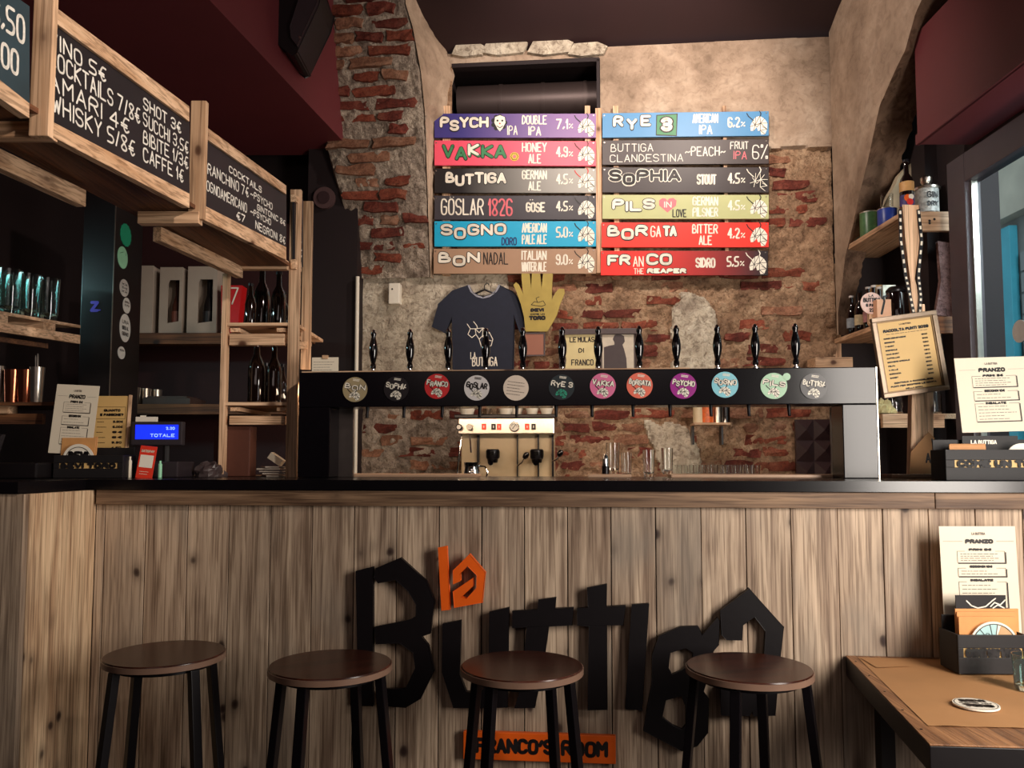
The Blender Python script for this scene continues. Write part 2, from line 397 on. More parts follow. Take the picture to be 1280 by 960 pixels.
# ------------------------------------------------------------------ the setting
def fbm(x, z, s, o=4, seed=0.0):
    v = 0; a = .5
    for i in range(o):
        v += a*noise.noise((x*s+seed, z*s+seed*1.7, seed)); s *= 2.1; a *= .5
    return v
def interp(pts, t):
    if t <= pts[0][0]: return pts[0][1]
    for (a, b), (c, d) in zip(pts, pts[1:]):
        if t <= c: return b+(d-b)*(t-a)/(c-a)
    return pts[-1][1]
def structure(o, kind='structure'): o['kind'] = kind; return o
WV = 1.95                                        # depth of the back wall behind the counter front
def LU(px, py, v=WV): return L(px, py, v).x
def LZ(px, py, v=WV): return L(px, py, v).z
uL, uR = LU(447, 480), LU(1041, 300)
zlo, zhi = 0.9, LZ(800, 60)
z190, z345, z460, z510 = LZ(990, 192), LZ(640, 345), LZ(640, 460), LZ(640, 510)
hole = (LU(568, 110), LU(747, 110), LZ(650, 150), LZ(650, 82))
def pale(u, z):                                  # pale old plaster, plus one painted pool of light
    n = fbm(u, z, 2.4, 4, 3.1)
    a = (u < LU(632, 400)+.12*n) and (z345-.02+.1*n < z+.06 or True) and z460-.12+.12*n < z < z345+.02
    b = math.hypot((u-LU(838, 555))/.16, (z-LZ(838, 560))/.17) < 1+1.6*n
    c = math.hypot((u-LU(866, 430))/.13, (z-LZ(866, 430))/.22) < 1+1.2*n  # lit patch on the bricks, painted in as a pale area
    return a or b or c
def smooth_zone(u, z):
    n = fbm(u, z, 3.5, 4, 9.0)
    return z > z190+.035*n+.02
def wall_h(u, z):
    if smooth_zone(u, z): return .030+.006*fbm(u, z, 4, 4, 5)+(.004 if fbm(u, z, 2.5, 3, 8) > .1 else 0)
    if pale(u, z): return .022+.022*fbm(u, z, 5, 5, 1)
    return .005+.040*fbm(u, z, 8, 5, 2)+.022*fbm(u, z, 24, 3, 4)
def hfield(us, zs, pos, mat):                    # grid -> MB with several materials
    mb = MB(); idx = {}
    for j, z in enumerate(zs):
        for i, u in enumerate(us):
            p = pos(u, z)
            if p is not None: idx[i, j] = len(mb.v); mb.v.append(p)
    for j in range(len(zs)-1):
        for i in range(len(us)-1):
            k = [idx.get(q) for q in ((i,j),(i+1,j),(i+1,j+1),(i,j+1))]
            if None in k: continue
            uc, zc = (us[i]+us[i+1])/2, (zs[j]+zs[j+1])/2
            m = mat(uc, zc)
            if m is None: continue
            mb.mi = m; mb.face(k)
    return mb
def rng(a, b, n): return [a+(b-a)*i/(n-1) for i in range(n)]
wall_thing = BT('wall_back', None, None, 0, WV, 0); structure(wall_thing)
def wpos(u, z):
    if hole[0]-.005 < u < hole[1]+.005 and hole[2] < z < hole[3]: return None
    uu = u
    if u <= uL+.03: uu = u - .05*fbm(0.3, z, 6, 4, 6)*1.3
    return BAR @ Vector((uu, WV-wall_h(u, z), z))
def wmat(u, z):
    if smooth_zone(u, z): return 1 if u > LU(745, 200) or z > hole[3] else 0
    if pale(u, z): return 2
    if u < LU(600, 500) and z < z460: return 3
    return 0
mb = hfield(rng(uL, uR, 270), rng(zlo, zhi, 245), wpos, wmat)
mb.build('mortar_bed', [M_mortar, M_plaster, M_plaster_and_lit, M_mortar_g], wall_thing, smooth=True)
# brick shapes shared between the bricks
def brick_meshes(n, l, h, d, seed):
    rr = random.Random(seed); out = []
    for k in range(n):
        ll = l*rr.choice((1, .96, .85, .6, .45)); mb = MB(); j = lambda a: rr.uniform(-a, a)
        fx = [-ll/2, -ll/6, ll/6, ll/2]; fz = [0, h/2, h]
        g = [[mb.av([(x*(1-.03*(r != 1))+j(.011), -d-j(.006)-(.003 if 0 < c < 3 and r == 1 else 0), z+j(.008)+(.004 if r == 0 else -.004 if r == 2 else 0))]) for c, x in enumerate(fx)] for r, z in enumerate(fz)]
        for r in range(2):
            for c in range(3): mb.face((g[r][c], g[r][c+1], g[r+1][c+1], g[r+1][c]))
        rim = [g[0][c] for c in range(4)]+[g[1][3]]+[g[2][c] for c in (3,2,1,0)]+[g[1][0]]
        bk = [mb.av([(mb.v[i].x*1.03, .02, mb.v[i].z+(mb.v[i].z-h/2)*.08)]) for i in rim]
        for i in range(10): mb.face((rim[i], bk[i], bk[(i+1)%10], rim[(i+1)%10]))
        for mi, m in enumerate(M_brick):
            me = bpy.data.meshes.new('brick'); me.from_pydata([tuple(v) for v in mb.v], [], mb.f); me.materials.append(m); out.append((me, ll))
    return out
BM = brick_meshes(16, .235, .056, .012, 5)
def place_brick(parent, x, y, z, me, rotz=0, tilt=0):
    o = bpy.data.objects.new('brick', me); o.parent = parent; o.location = (x, y, z); o.rotation_euler = (0, rnd.uniform(-.02, .02), rotz); COL.objects.link(o)
    return o
nb = 0
zb = 1.10; row = 0
while zb < z190-.03:
    u = uL+.03+(0.12 if row % 2 else 0)
    while u < uR-.05:
        me, ll = rnd.choice(BM)
        uc, zc = u+ll/2, zb+.028
        hidden = (LU(550, 250) < uc-.05 and uc+.05 < LU(742, 250) or LU(757, 250) < uc-.05 and uc+.05 < LU(955, 250)) and zc > z345+.03
        covered = LZ(640, 458) > zc > LZ(640, 506)-.0 and False
        if uc+ll/2 < uR and not hidden and not (pale(uc, zc) and rnd.random() < .8) and rnd.random() > .17 and nb < 300:
            place_brick(wall_thing, uc, rnd.uniform(.003, .013)-.004, zb, me); nb += 1
        u += ll+rnd.uniform(.012, .03)
    zb += .071; row += 1
# crumbling row of stones under the ceiling
for i in range(9):
    px = 585+i*50+rnd.uniform(-8, 8)
    if px > 1020: break
    c = L(px, 66+rnd.uniform(-2, 3), WV)
    if i < 4:
        mb = MB(Matrix.Translation((0, -.03, 0))); w = rnd.uniform(.09, .14); h = .035+rnd.random()*.02
        mb.poly([(c.x-w, c.z-h*.6), (c.x-w*.3, c.z-h), (c.x+w*.8, c.z-h*.8), (c.x+w, c.z+h*.3), (c.x+w*.5, c.z+h), (c.x-w*.7, c.z+h*.9)], -.03, .05)
        mb.build('stone', M_plaster_and_lit, wall_thing, local=True)
# vent recess with duct
mb = MB(BAR); y0, y1 = WV-.015, WV+.5
a, b, c, d = hole
a -= .03; b += .02; c -= .02; d += .02
mb.quad((a,y0,c),(a,y1,c),(a,y1,d),(a,y0,d)); mb.quad((b,y0,c),(b,y0,d),(b,y1,d),(b,y1,c)); mb.quad((a,y0,d),(a,y1,d),(b,y1,d),(b,y0,d))
mb.quad((a,y0,c),(b,y0,c),(b,y1,c),(a,y1,c)); mb.quad((a,y1,c),(b,y1,c),(b,y1,d),(a,y1,d))
structure(mb.build('trim_1', M_dark))
a, b, c, d = hole
mb = MB(BAR); mb.box(a-.01, b+.01, WV-.035, WV+.02, d-.012, d+.012); mb.box(b-.006, b+.012, WV-.035, WV+.02, c, d)
structure(mb.build('trim_2', M_dark))
M_duct = plain('duct_metal', (70, 58, 56), .45, .5, nscale=6)
mb = MB(BAR); dz = LZ(650, 112)-0.0
mb.tube([(a-.0, WV+.17, dz), (b+.0, WV+.17, dz)], .105, 24)
for k in range(3): mb.tube([(a+.25+k*.25, WV+.17, dz), (a+.27+k*.25, WV+.17, dz)], .109, 24)
tag(mb.build('ventilation_duct', M_duct, smooth=True), 'grey round ventilation duct in the dark recess above the purple board', 'duct')

# ceiling, floor, far room walls
mb = MB(); zc = zhi+.26
A_ = BAR @ Vector((-5, WV+.02, zhi)); B_ = BAR @ Vector((2.6, WV+.02, zhi)); C_ = BAR @ Vector((2.6, WV-.55, zc)); D_ = BAR @ Vector((-5, WV-.55, zc)); mb.quad(D_, A_, B_, C_)
mb.quad((-4, -2.5, zc), (-4, 5.0, zc), (2.2, 5.0, zc), (2.2, -2.5, zc)); structure(mb.build('ceiling', M_maroon_d))
mb = MB(); mb.quad((-4, -2.5, 0), (4, -2.5, 0), (4, 5.4, 0), (-4, 5.4, 0)); structure(mb.build('floor', plain('dark_floor', (60,46,40), .5, nscale=6, noise_amt=.15)))
mb = MB(); mb.quad((-2.45, -2.5, 0), (-2.45, 5.3, 0), (-2.45, 5.3, zc), (-2.45, -2.5, zc)); structure(mb.build('wall_left', M_dark))
mb = MB(); mb.quad((-4, -2.5, 0), (4, -2.5, 0), (4, -2.5, zc), (-4, -2.5, zc)); structure(mb.build('wall_front', M_dark))
mb = MB(BAR); mb.quad((-4, WV+.15, 0), (uL-.02, WV+.15, 0), (uL-.02, WV+.15, zc+.3), (-4, WV+.15, zc+.3))
mb.quad((uL-.02, WV+.02, 0), (uR+.9, WV+.02, 0), (uR+.9, WV+.02, 1.0), (uL-.02, WV+.02, 1.0)); mb.quad((uR-.0, WV+.03, .9), (uR+.9, WV+.03, .9), (uR+.9, WV+.03, zc+.3), (uR-.0, WV+.03, zc+.3))
structure(mb.build('wall_rear', M_dark))
mb = MB(BAR); x0, x1 = LU(384, 300, 1.8), LU(449, 300, 1.8)     # dark painted return beside the bricks
mb.box(x0, x1-.01, 1.80, 2.1, 0, zc); structure(mb.build('trim_3', M_dark))

# leaning brick pier on the left
def pv(z):                                       # depth of the pier face
    t = (z-z345)/(zhi-z345); return 1.90-.34*max(0, t)
pxL = [(0, 405), (30, 392), (70, 374), (100, 381), (160, 400), (220, 418), (300, 440), (345, 447)]
pxR = [(0, 507), (31, 516), (88, 526), (138, 531), (200, 533), (260, 535), (345, 538)]
pxW = [(0, 556), (56, 569), (88, 562), (122, 561), (133, 545), (345, 543)]
ys = rng(-60, 347, 190)
pier = BT('brick_pier', None, None, 0, 1.86, 0); structure(pier)
tab = []
for py in ys:
    z = LZ(520, py, 1.7); z = LZ(520, py, pv(z)); v = pv(z)
    tab.append((z, v, L(interp(pxL, py), py, v).x, L(interp(pxR, py), py, v).x, L(interp(pxW, py), py, WV).x))
mb = MB(); NU = 90; rows = []
for (z, v, a, b, c) in tab:
    r = []
    for i in range(NU):
        t = i/(NU-1); u = a+(b-a)*t
        edge = min(t, 1-t)*NU
        h = .030*fbm(u, z, 7, 5, 12)+.024*fbm(u, z, 22, 3, 14)
        if edge < 2: h -= .012*(2-edge)
        jit = .018*fbm(0, z, 9, 4, 20) if i == 0 else .012*fbm(1, z, 8, 4, 21) if i == NU-1 else 0
        r.append(mb.av([BAR @ Vector((u+jit, v-h, z))]))
    rows.append(r)
for j in range(len(rows)-1):
    for i in range(NU-1): mb.face((rows[j][i], rows[j+1][i], rows[j+1][i+1], rows[j][i+1]))
# left flank going back to the wall
for j in range(len(rows)-1):
    z, v, a, b, c = tab[j]; z2, v2, a2, b2, c2 = tab[j+1]
    n = mb.av([BAR @ Vector((a, 2.1, z)), BAR @ Vector((a2, 2.1, z2))])
    mb.face((rows[j][0], n, n+1, rows[j+1][0]))
mb.build('mortar_bed', M_mortar_g, pier, smooth=True)
mb = MB(); NR = 16; rows = []
for (z, v, a, b, c) in tab:
    r = []
    for i in range(NR):
        t = i/(NR-1); u = b+(c-b)*t; y = v+(WV-.01-v)*t
        h = .016*fbm(t*.6+3, z*.9, 9, 4, 30)*(1 if 0 < i < NR-1 else 0)
        r.append(mb.av([BAR @ Vector((u+h, y-h*.5, z))]))
    rows.append(r)
for j in range(len(rows)-1):
    for i in range(NR-1): mb.face((rows[j][i], rows[j+1][i], rows[j+1][i+1], rows[j][i+1]))
mb.build('plaster_reveal', M_plaster_s, pier, smooth=True)
zb = z345+.01; row = 0; npb = 0
while zb < zc-.02:
    T = min(tab, key=lambda t: abs(t[0]-zb-.03))
    u = T[2]+.02+(.1 if row % 2 else 0)
    while u < T[3]-.06:
        me, ll = rnd.choice(BM); ll2 = ll
        if u+ll < T[3]+.005 and rnd.random() > .12:
            o = place_brick(pier, u+ll/2, T[1]-1.86+rnd.uniform(-.008, .012), zb, me); o.rotation_euler.x = .10; o.rotation_euler.y = rnd.uniform(-.05, .05); npb += 1
        u += ll+rnd.uniform(.012, .05)
    zb += .066+rnd.uniform(-.002, .004); row += 1

# right splayed reveal and the darker vault behind it
eR = [(-190, 1262), (-20, 1160), (0, 1152), (19, 1144), (62, 1131), (90, 1118), (131, 1100), (197, 1085), (272, 1068), (322, 1056), (420, 1044)]
jR = [(-190, 1310), (-20, 1215), (0, 1196), (45, 1160), (120, 1150), (160, 1139), (200, 1128), (260, 1110), (322, 1080), (420, 1060)]
Xr = (BAR @ Vector((uR, WV-.03, 2))).x; Yr = (BAR @ Vector((uR, WV-.03, 2))).y
rev = thing('wall_right_reveal', None, None, (Xr, Yr, 0)); structure(rev)
mb = MB(); mb2 = MB(); rows = []; rows2 = []
NK = 22
for py in rng(-185, 420, 140):
    px = interp(eR, py); d = ray(px, py); X = Xr+.0; t = X/d.x; p = CAM+d*t
    Ye = min(p.y, Yr-.02); z = p.z
    r = []
    for i in range(NK):
        t = i/(NK-1); y = Yr+(Ye-Yr)*t
        h = .010*fbm(y, z, 3, 4, 40)*(0 if i in (0,) else 1)
        zz = z+(1-t)*max(0, z-2.7)*1.1
        r.append(mb.av([(X+h, y, zz)]))
    rows.append(r)
    q = W(interp(jR, py)+3*noise.noise((0, py*.12, 2))+3*noise.noise((0, py*.4, 5)), py, Ye+.05)
    pe = mb.v[r[-1]]
    r2 = []
    for i in range(8):
        t = i/7; v = pe.lerp(q, t)
        if i: v = v+Vector((0, .014*fbm(v.x, v.z, 6, 4, 44), 0))
        r2.append(mb2.av([v]))
    rb = mb2.av([(q.x-.05, q.y+.22, q.z)]); r2.append(rb)
    rows2.append(r2)
for rs, m in ((rows, mb), (rows2, mb2)):
    for j in range(len(rs)-1):
        for i in range(len(rs[0])-1): m.face((rs[j][i], rs[j][i+1], rs[j+1][i+1], rs[j+1][i]))
mb.build('plaster_face', M_plaster_s, rev, smooth=True)
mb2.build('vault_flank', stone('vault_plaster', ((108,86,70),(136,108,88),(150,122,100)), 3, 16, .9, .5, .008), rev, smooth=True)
# right wall: dark, with the hole for the window
mb = MB(); XR = 2.06
wz0, wz1 = 1.05, 2.62; wy0, wy1 = 1.7, 3.62
mb.quad((XR, -2.5, 0), (XR, -2.5, zc), (XR, wy0, zc), (XR, wy0, 0)); mb.quad((XR, wy0, 0), (XR, wy0, wz0-.1), (XR, wy1, wz0-.1), (XR, wy1, 0)); mb.quad((XR, wy0, wz1), (XR, wy0, zc), (XR, wy1, zc), (XR, wy1, wz1)); mb.quad((XR, wy1, 0), (XR, wy1, zc), (XR, 4.9, zc), (XR, 4.9, 0))
structure(mb.build('wall_right', M_dark))
# red bulkheads
mb = MB(); p = W(1147, 181, 3.5); cX = p.x; zt = W(1138, 45, 3.5).z
mb.box(cX, 2.2, -1.0, 3.5, p.z, zt+.0); structure(mb.build('trim_4', M_maroon, bev=.004))
mb = MB(); mb.box(cX-.006, cX+.01, -1.0, 3.505, p.z, p.z+.045); structure(mb.build('trim_5', M_maroon))
mb = MB(); mb.box(cX+.12, 2.2, -1.0, 3.5, zt, zc+.05); structure(mb.build('trim_6', M_dark))
# left bulkhead (soffit plus lighter side)
p4 = W(397, 143, 4.0); k = .165; zs = p4.z; X4 = p4.x
def bx(y): return X4+k*(y-4.0)
mb = MB()
mb.hexa([(-3.4, -1, zs), (bx(-1), -1, zs), (bx(4.55), 4.55, zs), (-3.4, 4.55, zs), (-3.4, -1, zc+.02), (bx(-1), -1, zc+.02), (bx(4.55), 4.55, zc+.02), (-3.4, 4.55, zc+.02)])
structure(mb.build('trim_7', M_maroon))
# ------------------------------------------------------------------ bar counter
RZ = TH
bar = BT('bar_counter', 'long bar counter clad in weathered vertical planks with a black top', 'counter', 0, 0, 0)
zt_ = L(640, 613, 0).z                            # underside of the black top
ztrim = L(640, 633, 0).z
ztop = L(640, 600.5, -.03).z
joints = [120, 131.5, 182.6, 235, 287, 338.6, 390.7, 443, 496, 549, 602, 655.5, 709, 763.5, 819, 876, 931.7, 988, 1046.5, 1102.7, 1160, 1219, 1278, 1338, 1392]
uJ = [L(p, 640, 0).x for p in joints]
M_gap = plain('gap_shadow_board', (26, 18, 14), .9)
mb = MB(BAR); mb.box(uJ[0], 1.95, .024, .05, 0, zt_); mb.build('backing_board', M_gap, bar)
for a, b in zip(uJ, uJ[1:]):
    mb = MB(); g = rnd.uniform(.0010, .0020); h = ztrim+.01; w = b-a-2*g; yy = rnd.uniform(-.0012, .0012)
    mb.box(-w/2, w/2, yy, .022, 0.0, h)
    o = mb.build('plank', M_plank, bar, local=True, bev=.0016); o.location = ((a+b)/2, 0, 0)
uT0 = L(120, 622, -.02).x; uT1 = L(1169, 628, -.02).x
for a, b in ((uT0, uT1-.001), (uT1+.001, 1.95)):
    mb = MB(BAR); mb.box(a, b, -.02, .0, ztrim, zt_-.002); mb.build('trim_board', M_trim, bar, bev=.002)
# return towards the room on the left
mb = MB(); uA = uJ[0]
yN = -.32
for i, (y0, y1) in enumerate(((yN, yN*.53), (yN*.53, -.0))):
    mb = MB(BAR); mb.box(uA-.022, uA, y0+.001, y1-.001, 0, zt_-.003); mb.build('plank', wood('lit_return_plank', (190,154,120), (240,210,172), 'Z', .6, True, (130,112,95), .35, .05) if i == 0 else M_ret, bar, bev=.0015)  # return planks coloured lighter to stand for light from the right
    if i == 0: M_ret = bpy.data.materials['lit_return_plank']
x = uA-.001
for i in range(5):
    mb = MB(BAR); mb.box(x-.138, x-.002, yN-.022, yN, 0, zt_-.003); mb.build('plank', M_plank, bar, bev=.0015); x -= .14
mb = MB(BAR); mb.box(uA-.72, uA-.03, yN+.001, yN+.02, 0, zt_-.01); mb.build('backing_board', M_gap, bar)
mb = MB(BAR); mb.box(uA-.018, 1.95, -.032, .60, zt_, ztop); mb.box(uA-.9, uA-.0181, yN-.03, .44, zt_, ztop+.0)
mb.build('counter_top', M_counter, bar)
def plain_light(name): return plain(name, (196,160,132), .35, noise_amt=.06)
M_tray = plain_light('tray_edge_copper')
for (p0, p1) in ((378, 600), (735, 787), (835, 1045)):
    a = L(p0, 597, .55).x; b = L(p1, 597, .55).x
    mb = MB(BAR); mb.box(a, b, .434, .585, ztop+.0005, ztop+.011)
    tag(mb.build('drip_tray', M_tray, bev=.002), 'flat copper drip tray on the counter, %s' % {378: 'left one beneath the tap tower', 735: 'short middle one by the glasses', 835: 'right one beneath the tap tower'}[p0], 'tray')

# lettering on the planks
def z5(x, y): return (430+x/4.174, 670+y/4.174)
def r3(x, y): return (400+x/3, 640+y/3)
def z7(x, y): return (790+x/4.464, 730+y/4.464)
LETTERS = [
 ('letter', [[(445,714),(466,709),(466,883),(448,882)]], []),
 ('letter', [[z5(*p) for p in ((165,170),(295,115),(430,235),(472,340),(450,510),(405,525),(440,570),(470,705),(400,850),(320,895),(200,885),(190,800),(320,798),(372,690),(360,610),(290,560),(165,565),(160,475),(340,440),(375,420),(376,360),(335,290),(270,230),(178,245),(155,215))]], []),
 ('letter', [[r3(*p) for p in ((460,420),(528,408),(524,610),(548,675),(600,680),(632,640),(636,375),(708,360),(703,733),(640,735),(500,735),(458,600))]], []),
 ('letter', [[r3(*p) for p in ((722,372),(815,366),(820,330),(885,322),(882,362),(950,360),(946,425),(858,430),(842,560),(805,735),(730,735),(755,650),(768,520),(775,432),(722,434))]], []),
 ('letter', [[r3(*p) for p in ((1003,285),(1075,272),(1075,355),(1145,352),(1138,425),(1077,425),(1078,742),(1005,742),(1008,430),(965,425),(965,362),(1005,358))]], []),
 ('letter', [[(790,756),(811,755),(803,888),(782,886)]], []),
 ('letter', [[z7(*p) for p in ((150,290),(270,240),(370,238),(392,285),(478,190),(490,205),(485,340),(455,375),(440,480),(400,600),(430,640),(425,830),(365,905),(280,932),(65,820),(85,690),(110,560),(112,400))]],
   [[z7(*p) for p in ((215,385),(300,360),(340,385),(335,440),(280,480),(225,505),(205,470))], [z7(*p) for p in ((190,650),(275,625),(300,690),(300,790),(280,812),(230,790),(170,745))]]),
 ('letter', [[z7(*p) for p in ((495,150),(655,25),(848,240),(830,400),(800,735),(680,737),(672,712),(655,735),(500,733),(495,560),(600,460),(735,440),(745,265),(685,185),(620,230),(615,315),(530,312),(500,285))]], []),
]
sign = BT('bar_name_sign', 'large dark cut-out letters spelling the bar name across the plank front', 'sign', L(720, 800, 0).x, -.03, L(720, 800, 0).z)
def px2(p, v): q = L(p[0], p[1], v); return (q.x, q.z)
for i, (nm, outs, holes) in enumerate(LETTERS):
    mb = MB(BAR); v = -.034-(.003 if i in (1, 3) else 0)
    for o_ in outs: mb.poly([px2(p, v) for p in o_], v, v+.016, [[px2(p, v) for p in h] for h in holes])
    cs_ = outs[0]; cx = sum(p[0] for p in cs_)/len(cs_)
    q = L(cs_[0][0], cs_[0][1], v); q2 = L(cs_[len(cs_)//2][0], cs_[len(cs_)//2][1], v)
    lt_ = mb.build(nm, M_letter, sign, bev=.0012)
    for a_, b_ in ((0, 1),):   # stand-offs
        a1 = L((cs_[0][0]+cs_[1][0]+cs_[2][0])/3, (cs_[0][1]+cs_[1][1]+cs_[2][1])/3, 0)
        m2 = MB(BAR); m2.tube([(a1.x, v+.0165, a1.z-.02), (a1.x, .0, a1.z-.02)], .006, 8); m2.build('stand_off', M_iron, lt_)
emb = BT('orange_emblem', 'small orange cut-out emblem of a bar and house-shaped letter', 'sign', L(578, 720, 0).x, -.03, L(578, 720, 0).z)
for pts in ([(492,62),(535,55),(552,385),(510,388)], [(570,250),(568,180),(655,95),(738,190),(722,348),(575,375),(568,290),(672,222),(674,262),(615,318),(640,326),(692,272),(692,205),(645,158),(607,198),(607,234)]):
    mb = MB(BAR); v = -.045; mb.poly([px2(z5(*p), v) for p in pts], v, v+.018); lt_ = mb.build('letter', M_orange, emb, bev=.0012)
    c = z5(*pts[0]); q = L(c[0]+5, c[1]+12, 0); m2 = MB(BAR); m2.tube([(q.x, v+.019, q.z), (q.x, 0, q.z)], .005, 8); m2.build('stand_off', M_iron, lt_)
# orange name board
c = L(674, 935, -.03); nb_ = BT('orange_name_board', 'flat orange board with dark hand-painted lettering near the stool legs', 'sign', c.x, -.03, c.z)
a = L(579, 914, -.03); b = L(770, 955.5, -.03)
mb = MB(BAR); mb.box(a.x, b.x, -.03, -.012, b.z, a.z); mb.box(a.x+.02, a.x+.05, -.012, 0, b.z+.03, a.z-.03); mb.box(b.x-.05, b.x-.02, -.012, 0, b.z+.03, a.z-.03)
mb.build('board', M_orange, nb_, bev=.003)
mb = MB(BAR); f = lambda u: a.x+(b.x-a.x)*u; g = lambda v: b.z+(a.z-b.z)*v
text(mb, "FRANCO'S", f(.08), g(.24), f(.60), g(.80), .0115, -.0306, wob=.03); text(mb, "ROOM", f(.645), g(.2), f(.95), g(.78), .0115, -.0306, wob=.05)
mb.build('lettering', M_ink, nb_)

# ------------------------------------------------------------------ bar stools
M_band = plain('pale_edge_band', (128, 100, 84), .32, nscale=12, noise_amt=.12)  # edge band coloured lighter than the seat
def make_stool(label):
    t = thing('bar_stool', label, 'stool', group='wooden bar stools in front of the counter')
    zs_ = .68
    mb = MB(); mb.lathe([(0, zs_-.022), (.155, zs_-.022), (.163, zs_-.020), (.163, zs_-.003), (.161, zs_), (0, zs_)], n=48); se_ = mb.build('seat', M_seat, t, smooth=True)
    mb = MB(); mb.lathe([(.163, zs_-.0195), (.1655, zs_-.019), (.1655, zs_-.004), (.163, zs_-.0035)], n=48); mb.build('edge_band', M_band, se_, smooth=True)
    mb = MB(); mb.lathe([(.120, zs_-.034), (.135, zs_-.034), (.135, zs_-.0225), (.120, zs_-.0225), (.120, zs_-.034)], n=32); mb.build('seat_ring', M_iron, t, smooth=True)
    ang = [PI/4+i*PI/2 for i in range(4)]
    for a in ang:
        d = Vector((math.cos(a), math.sin(a), 0)); mb = MB()
        mb.beam(d*.145+Vector((0,0,zs_-.026)), d*.215, .026, .022, up=d); lg_ = mb.build('leg', M_iron, t, bev=.002)
        mb = MB(); mb.lathe([(0,0),(.014,0),(.014,.012),(0,.012)], c=d*.215, n=12); mb.build('foot', M_blkm, lg_)
    for k in range(4):
        a, b = ang[k], ang[(k+1) % 4]; r = .145+.07*(.68-.22)/.68
        mb = MB(); mb.tube([(r*math.cos(a), r*math.sin(a), .22), (r*math.cos(b), r*math.sin(b), .22)], .008, 8); mb.build('footrest', M_iron, t, smooth=True)
    return t
SP = [(206.5, 816, 'leftmost stool, standing before the return panel of the counter', 8), (413.5, 829, 'round-topped dark stool standing at the B of the name sign', 30), (652.5, 831, 'round-topped dark stool in front of the small orange name board', 12), (936, 833, 'rightmost stool, nearest the kraft-covered table', 16)]
st0 = None
for px, py, lb, rr_ in SP:
    p = Wz(px, py, .68); Mx = Matrix.Translation((p.x, p.y, 0)) @ Matrix.Rotation(R(rr_), 4, 'Z')
    if st0 is None:
        st0 = make_stool('dark walnut round bar '+lb); index_kids(st0); st0.location = Mx.to_translation(); st0.rotation_euler = Mx.to_euler()
    else: copy_thing(st0, Mx, lb)

# ------------------------------------------------------------------ tap tower
vT = .30
def TL(px, py, v=vT): return L(px, py, v)
tw = BT('tap_tower', 'black box-section beer tap tower spanning the counter with twelve round badges', 'tap tower', TL(735, 600).x, vT, ztop)
x0, x1 = TL(373, 530).x, TL(1097, 530).x; xi0, xi1 = TL(412, 550).x, TL(1054, 550).x; zT = TL(735, 462).z; zB = TL(735, 507).z; zb0 = ztop+.001
dpt = .13
M_tower = plain('black_powder_coat', (12, 9, 13), .2, nscale=18, noise_amt=.1, spec=.3)
mb = MB(BAR); y0, y1 = vT, vT+dpt
mb.hexa([(x0+.0,y0,zB),(x1,y0,zB),(x1,y1,zB),(x0,y1,zB),(x0,y0,zT),(x1,y0,zT),(x1,y1,zT),(x0,y1,zT)]); mb.build('beam', M_tower, tw, bev=.003)
mb = MB(BAR); mb.box(x0, xi0, y0, y1, zb0, zB-.0005); mb.build('post', M_tower, tw, bev=.003)
mb = MB(BAR); mb.box(xi1, x1, y0, y1, zb0, zB-.0005); mb.build('post', M_tower, tw, bev=.003)
mb = MB(BAR); mb.box(x1-.0005, x1+.003, y0-.001, y0+.004, zb0, zT); mb.build('edge_strip', M_steel, tw)
mb = MB(BAR); mb.box(x0+.002, TL(863, 460).x, y0+.02, y1-.02, zT+.001, zT+.006); mb.build('wood_strip', M_pine['X'], tw)
mb = MB(BAR); mb.box(xi0, xi0+.055, y1-.02, y1-.002, zb0, zB-.001); mb.build('steel_panel', plain('dull_steel', (110,100,96), .35, .8), tw)
BADGE = {'tan': (158,142,108), 'blk': (26,20,24), 'redb': (196,40,42), 'wht': (214,208,206), 'crm': (224,206,188), 'teal': (30,40,44), 'pink': (214,110,150), 'sal': (226,110,88), 'pur': (150,24,130), 'sky': (128,196,210), 'mint': (164,204,170)}
BM_ = {k_: plain('badge_'+k_, v_, .35, noise_amt=.04, nscale=30) for k_, v_ in BADGE.items()}
M_green = plain('print_green', (60,130,84), .5, noise_amt=.03); M_mintc = plain('print_teal', (40,150,120), .5, noise_amt=.03); M_redp = plain('print_red', (214,40,36), .5, noise_amt=.03)
M_pinkp = plain('print_pink', (230,110,120), .5, noise_amt=.03); M_yel = plain('print_yellow', (228,190,60), .5, noise_amt=.03)
BULL = [(.04,.42),(.16,.70),(.34,.92),(.56,.98),(.80,.84),(.97,.60),(.95,.28),(.84,.02),(.64,.0),(.58,.22),(.46,.20),(.40,.40),(.24,.22),(.08,.20)]
FAC = [[(.04,.42),(.30,.50),(.34,.92)],[(.30,.50),(.56,.98)],[(.30,.50),(.60,.60),(.80,.84)],[(.60,.60),(.56,.98)],[(.60,.60),(.95,.28)],[(.60,.60),(.58,.22)],[(.24,.22),(.30,.50),(.40,.40),(.60,.60)],[(.58,.22),(.84,.02)],[(.97,.60),(.60,.60)],[(.16,.70),(.30,.50)],[(.58,.22),(.95,.28),(.70,.42)]]
HORN = [[(.22,.74),(.10,.84),(-.06,.98),(-.14,1.12)],[(.58,.96),(.62,1.10),(.54,1.24)]]
def bull(mb, x0, z0, x1, z1, y, fill=0, line=1, lw=.0016, horn=None, outline_only=False):
    P = lambda p: (x0+(x1-x0)*p[0], z0+(z1-z0)*p[1])
    mb.mi = fill
    if not outline_only: mb.poly([P(p) for p in BULL], y)
    mb.mi = line; mb.strokes([[P(p) for p in l] for l in FAC], lw, y-.0003)
    if outline_only: mb.strokes([[P(p) for p in BULL+[BULL[0]]]], lw, y-.0003)
    mb.mi = horn if horn is not None else line; mb.strokes([[P(p) for p in l] for l in HORN], lw*1.8, y-.0004)
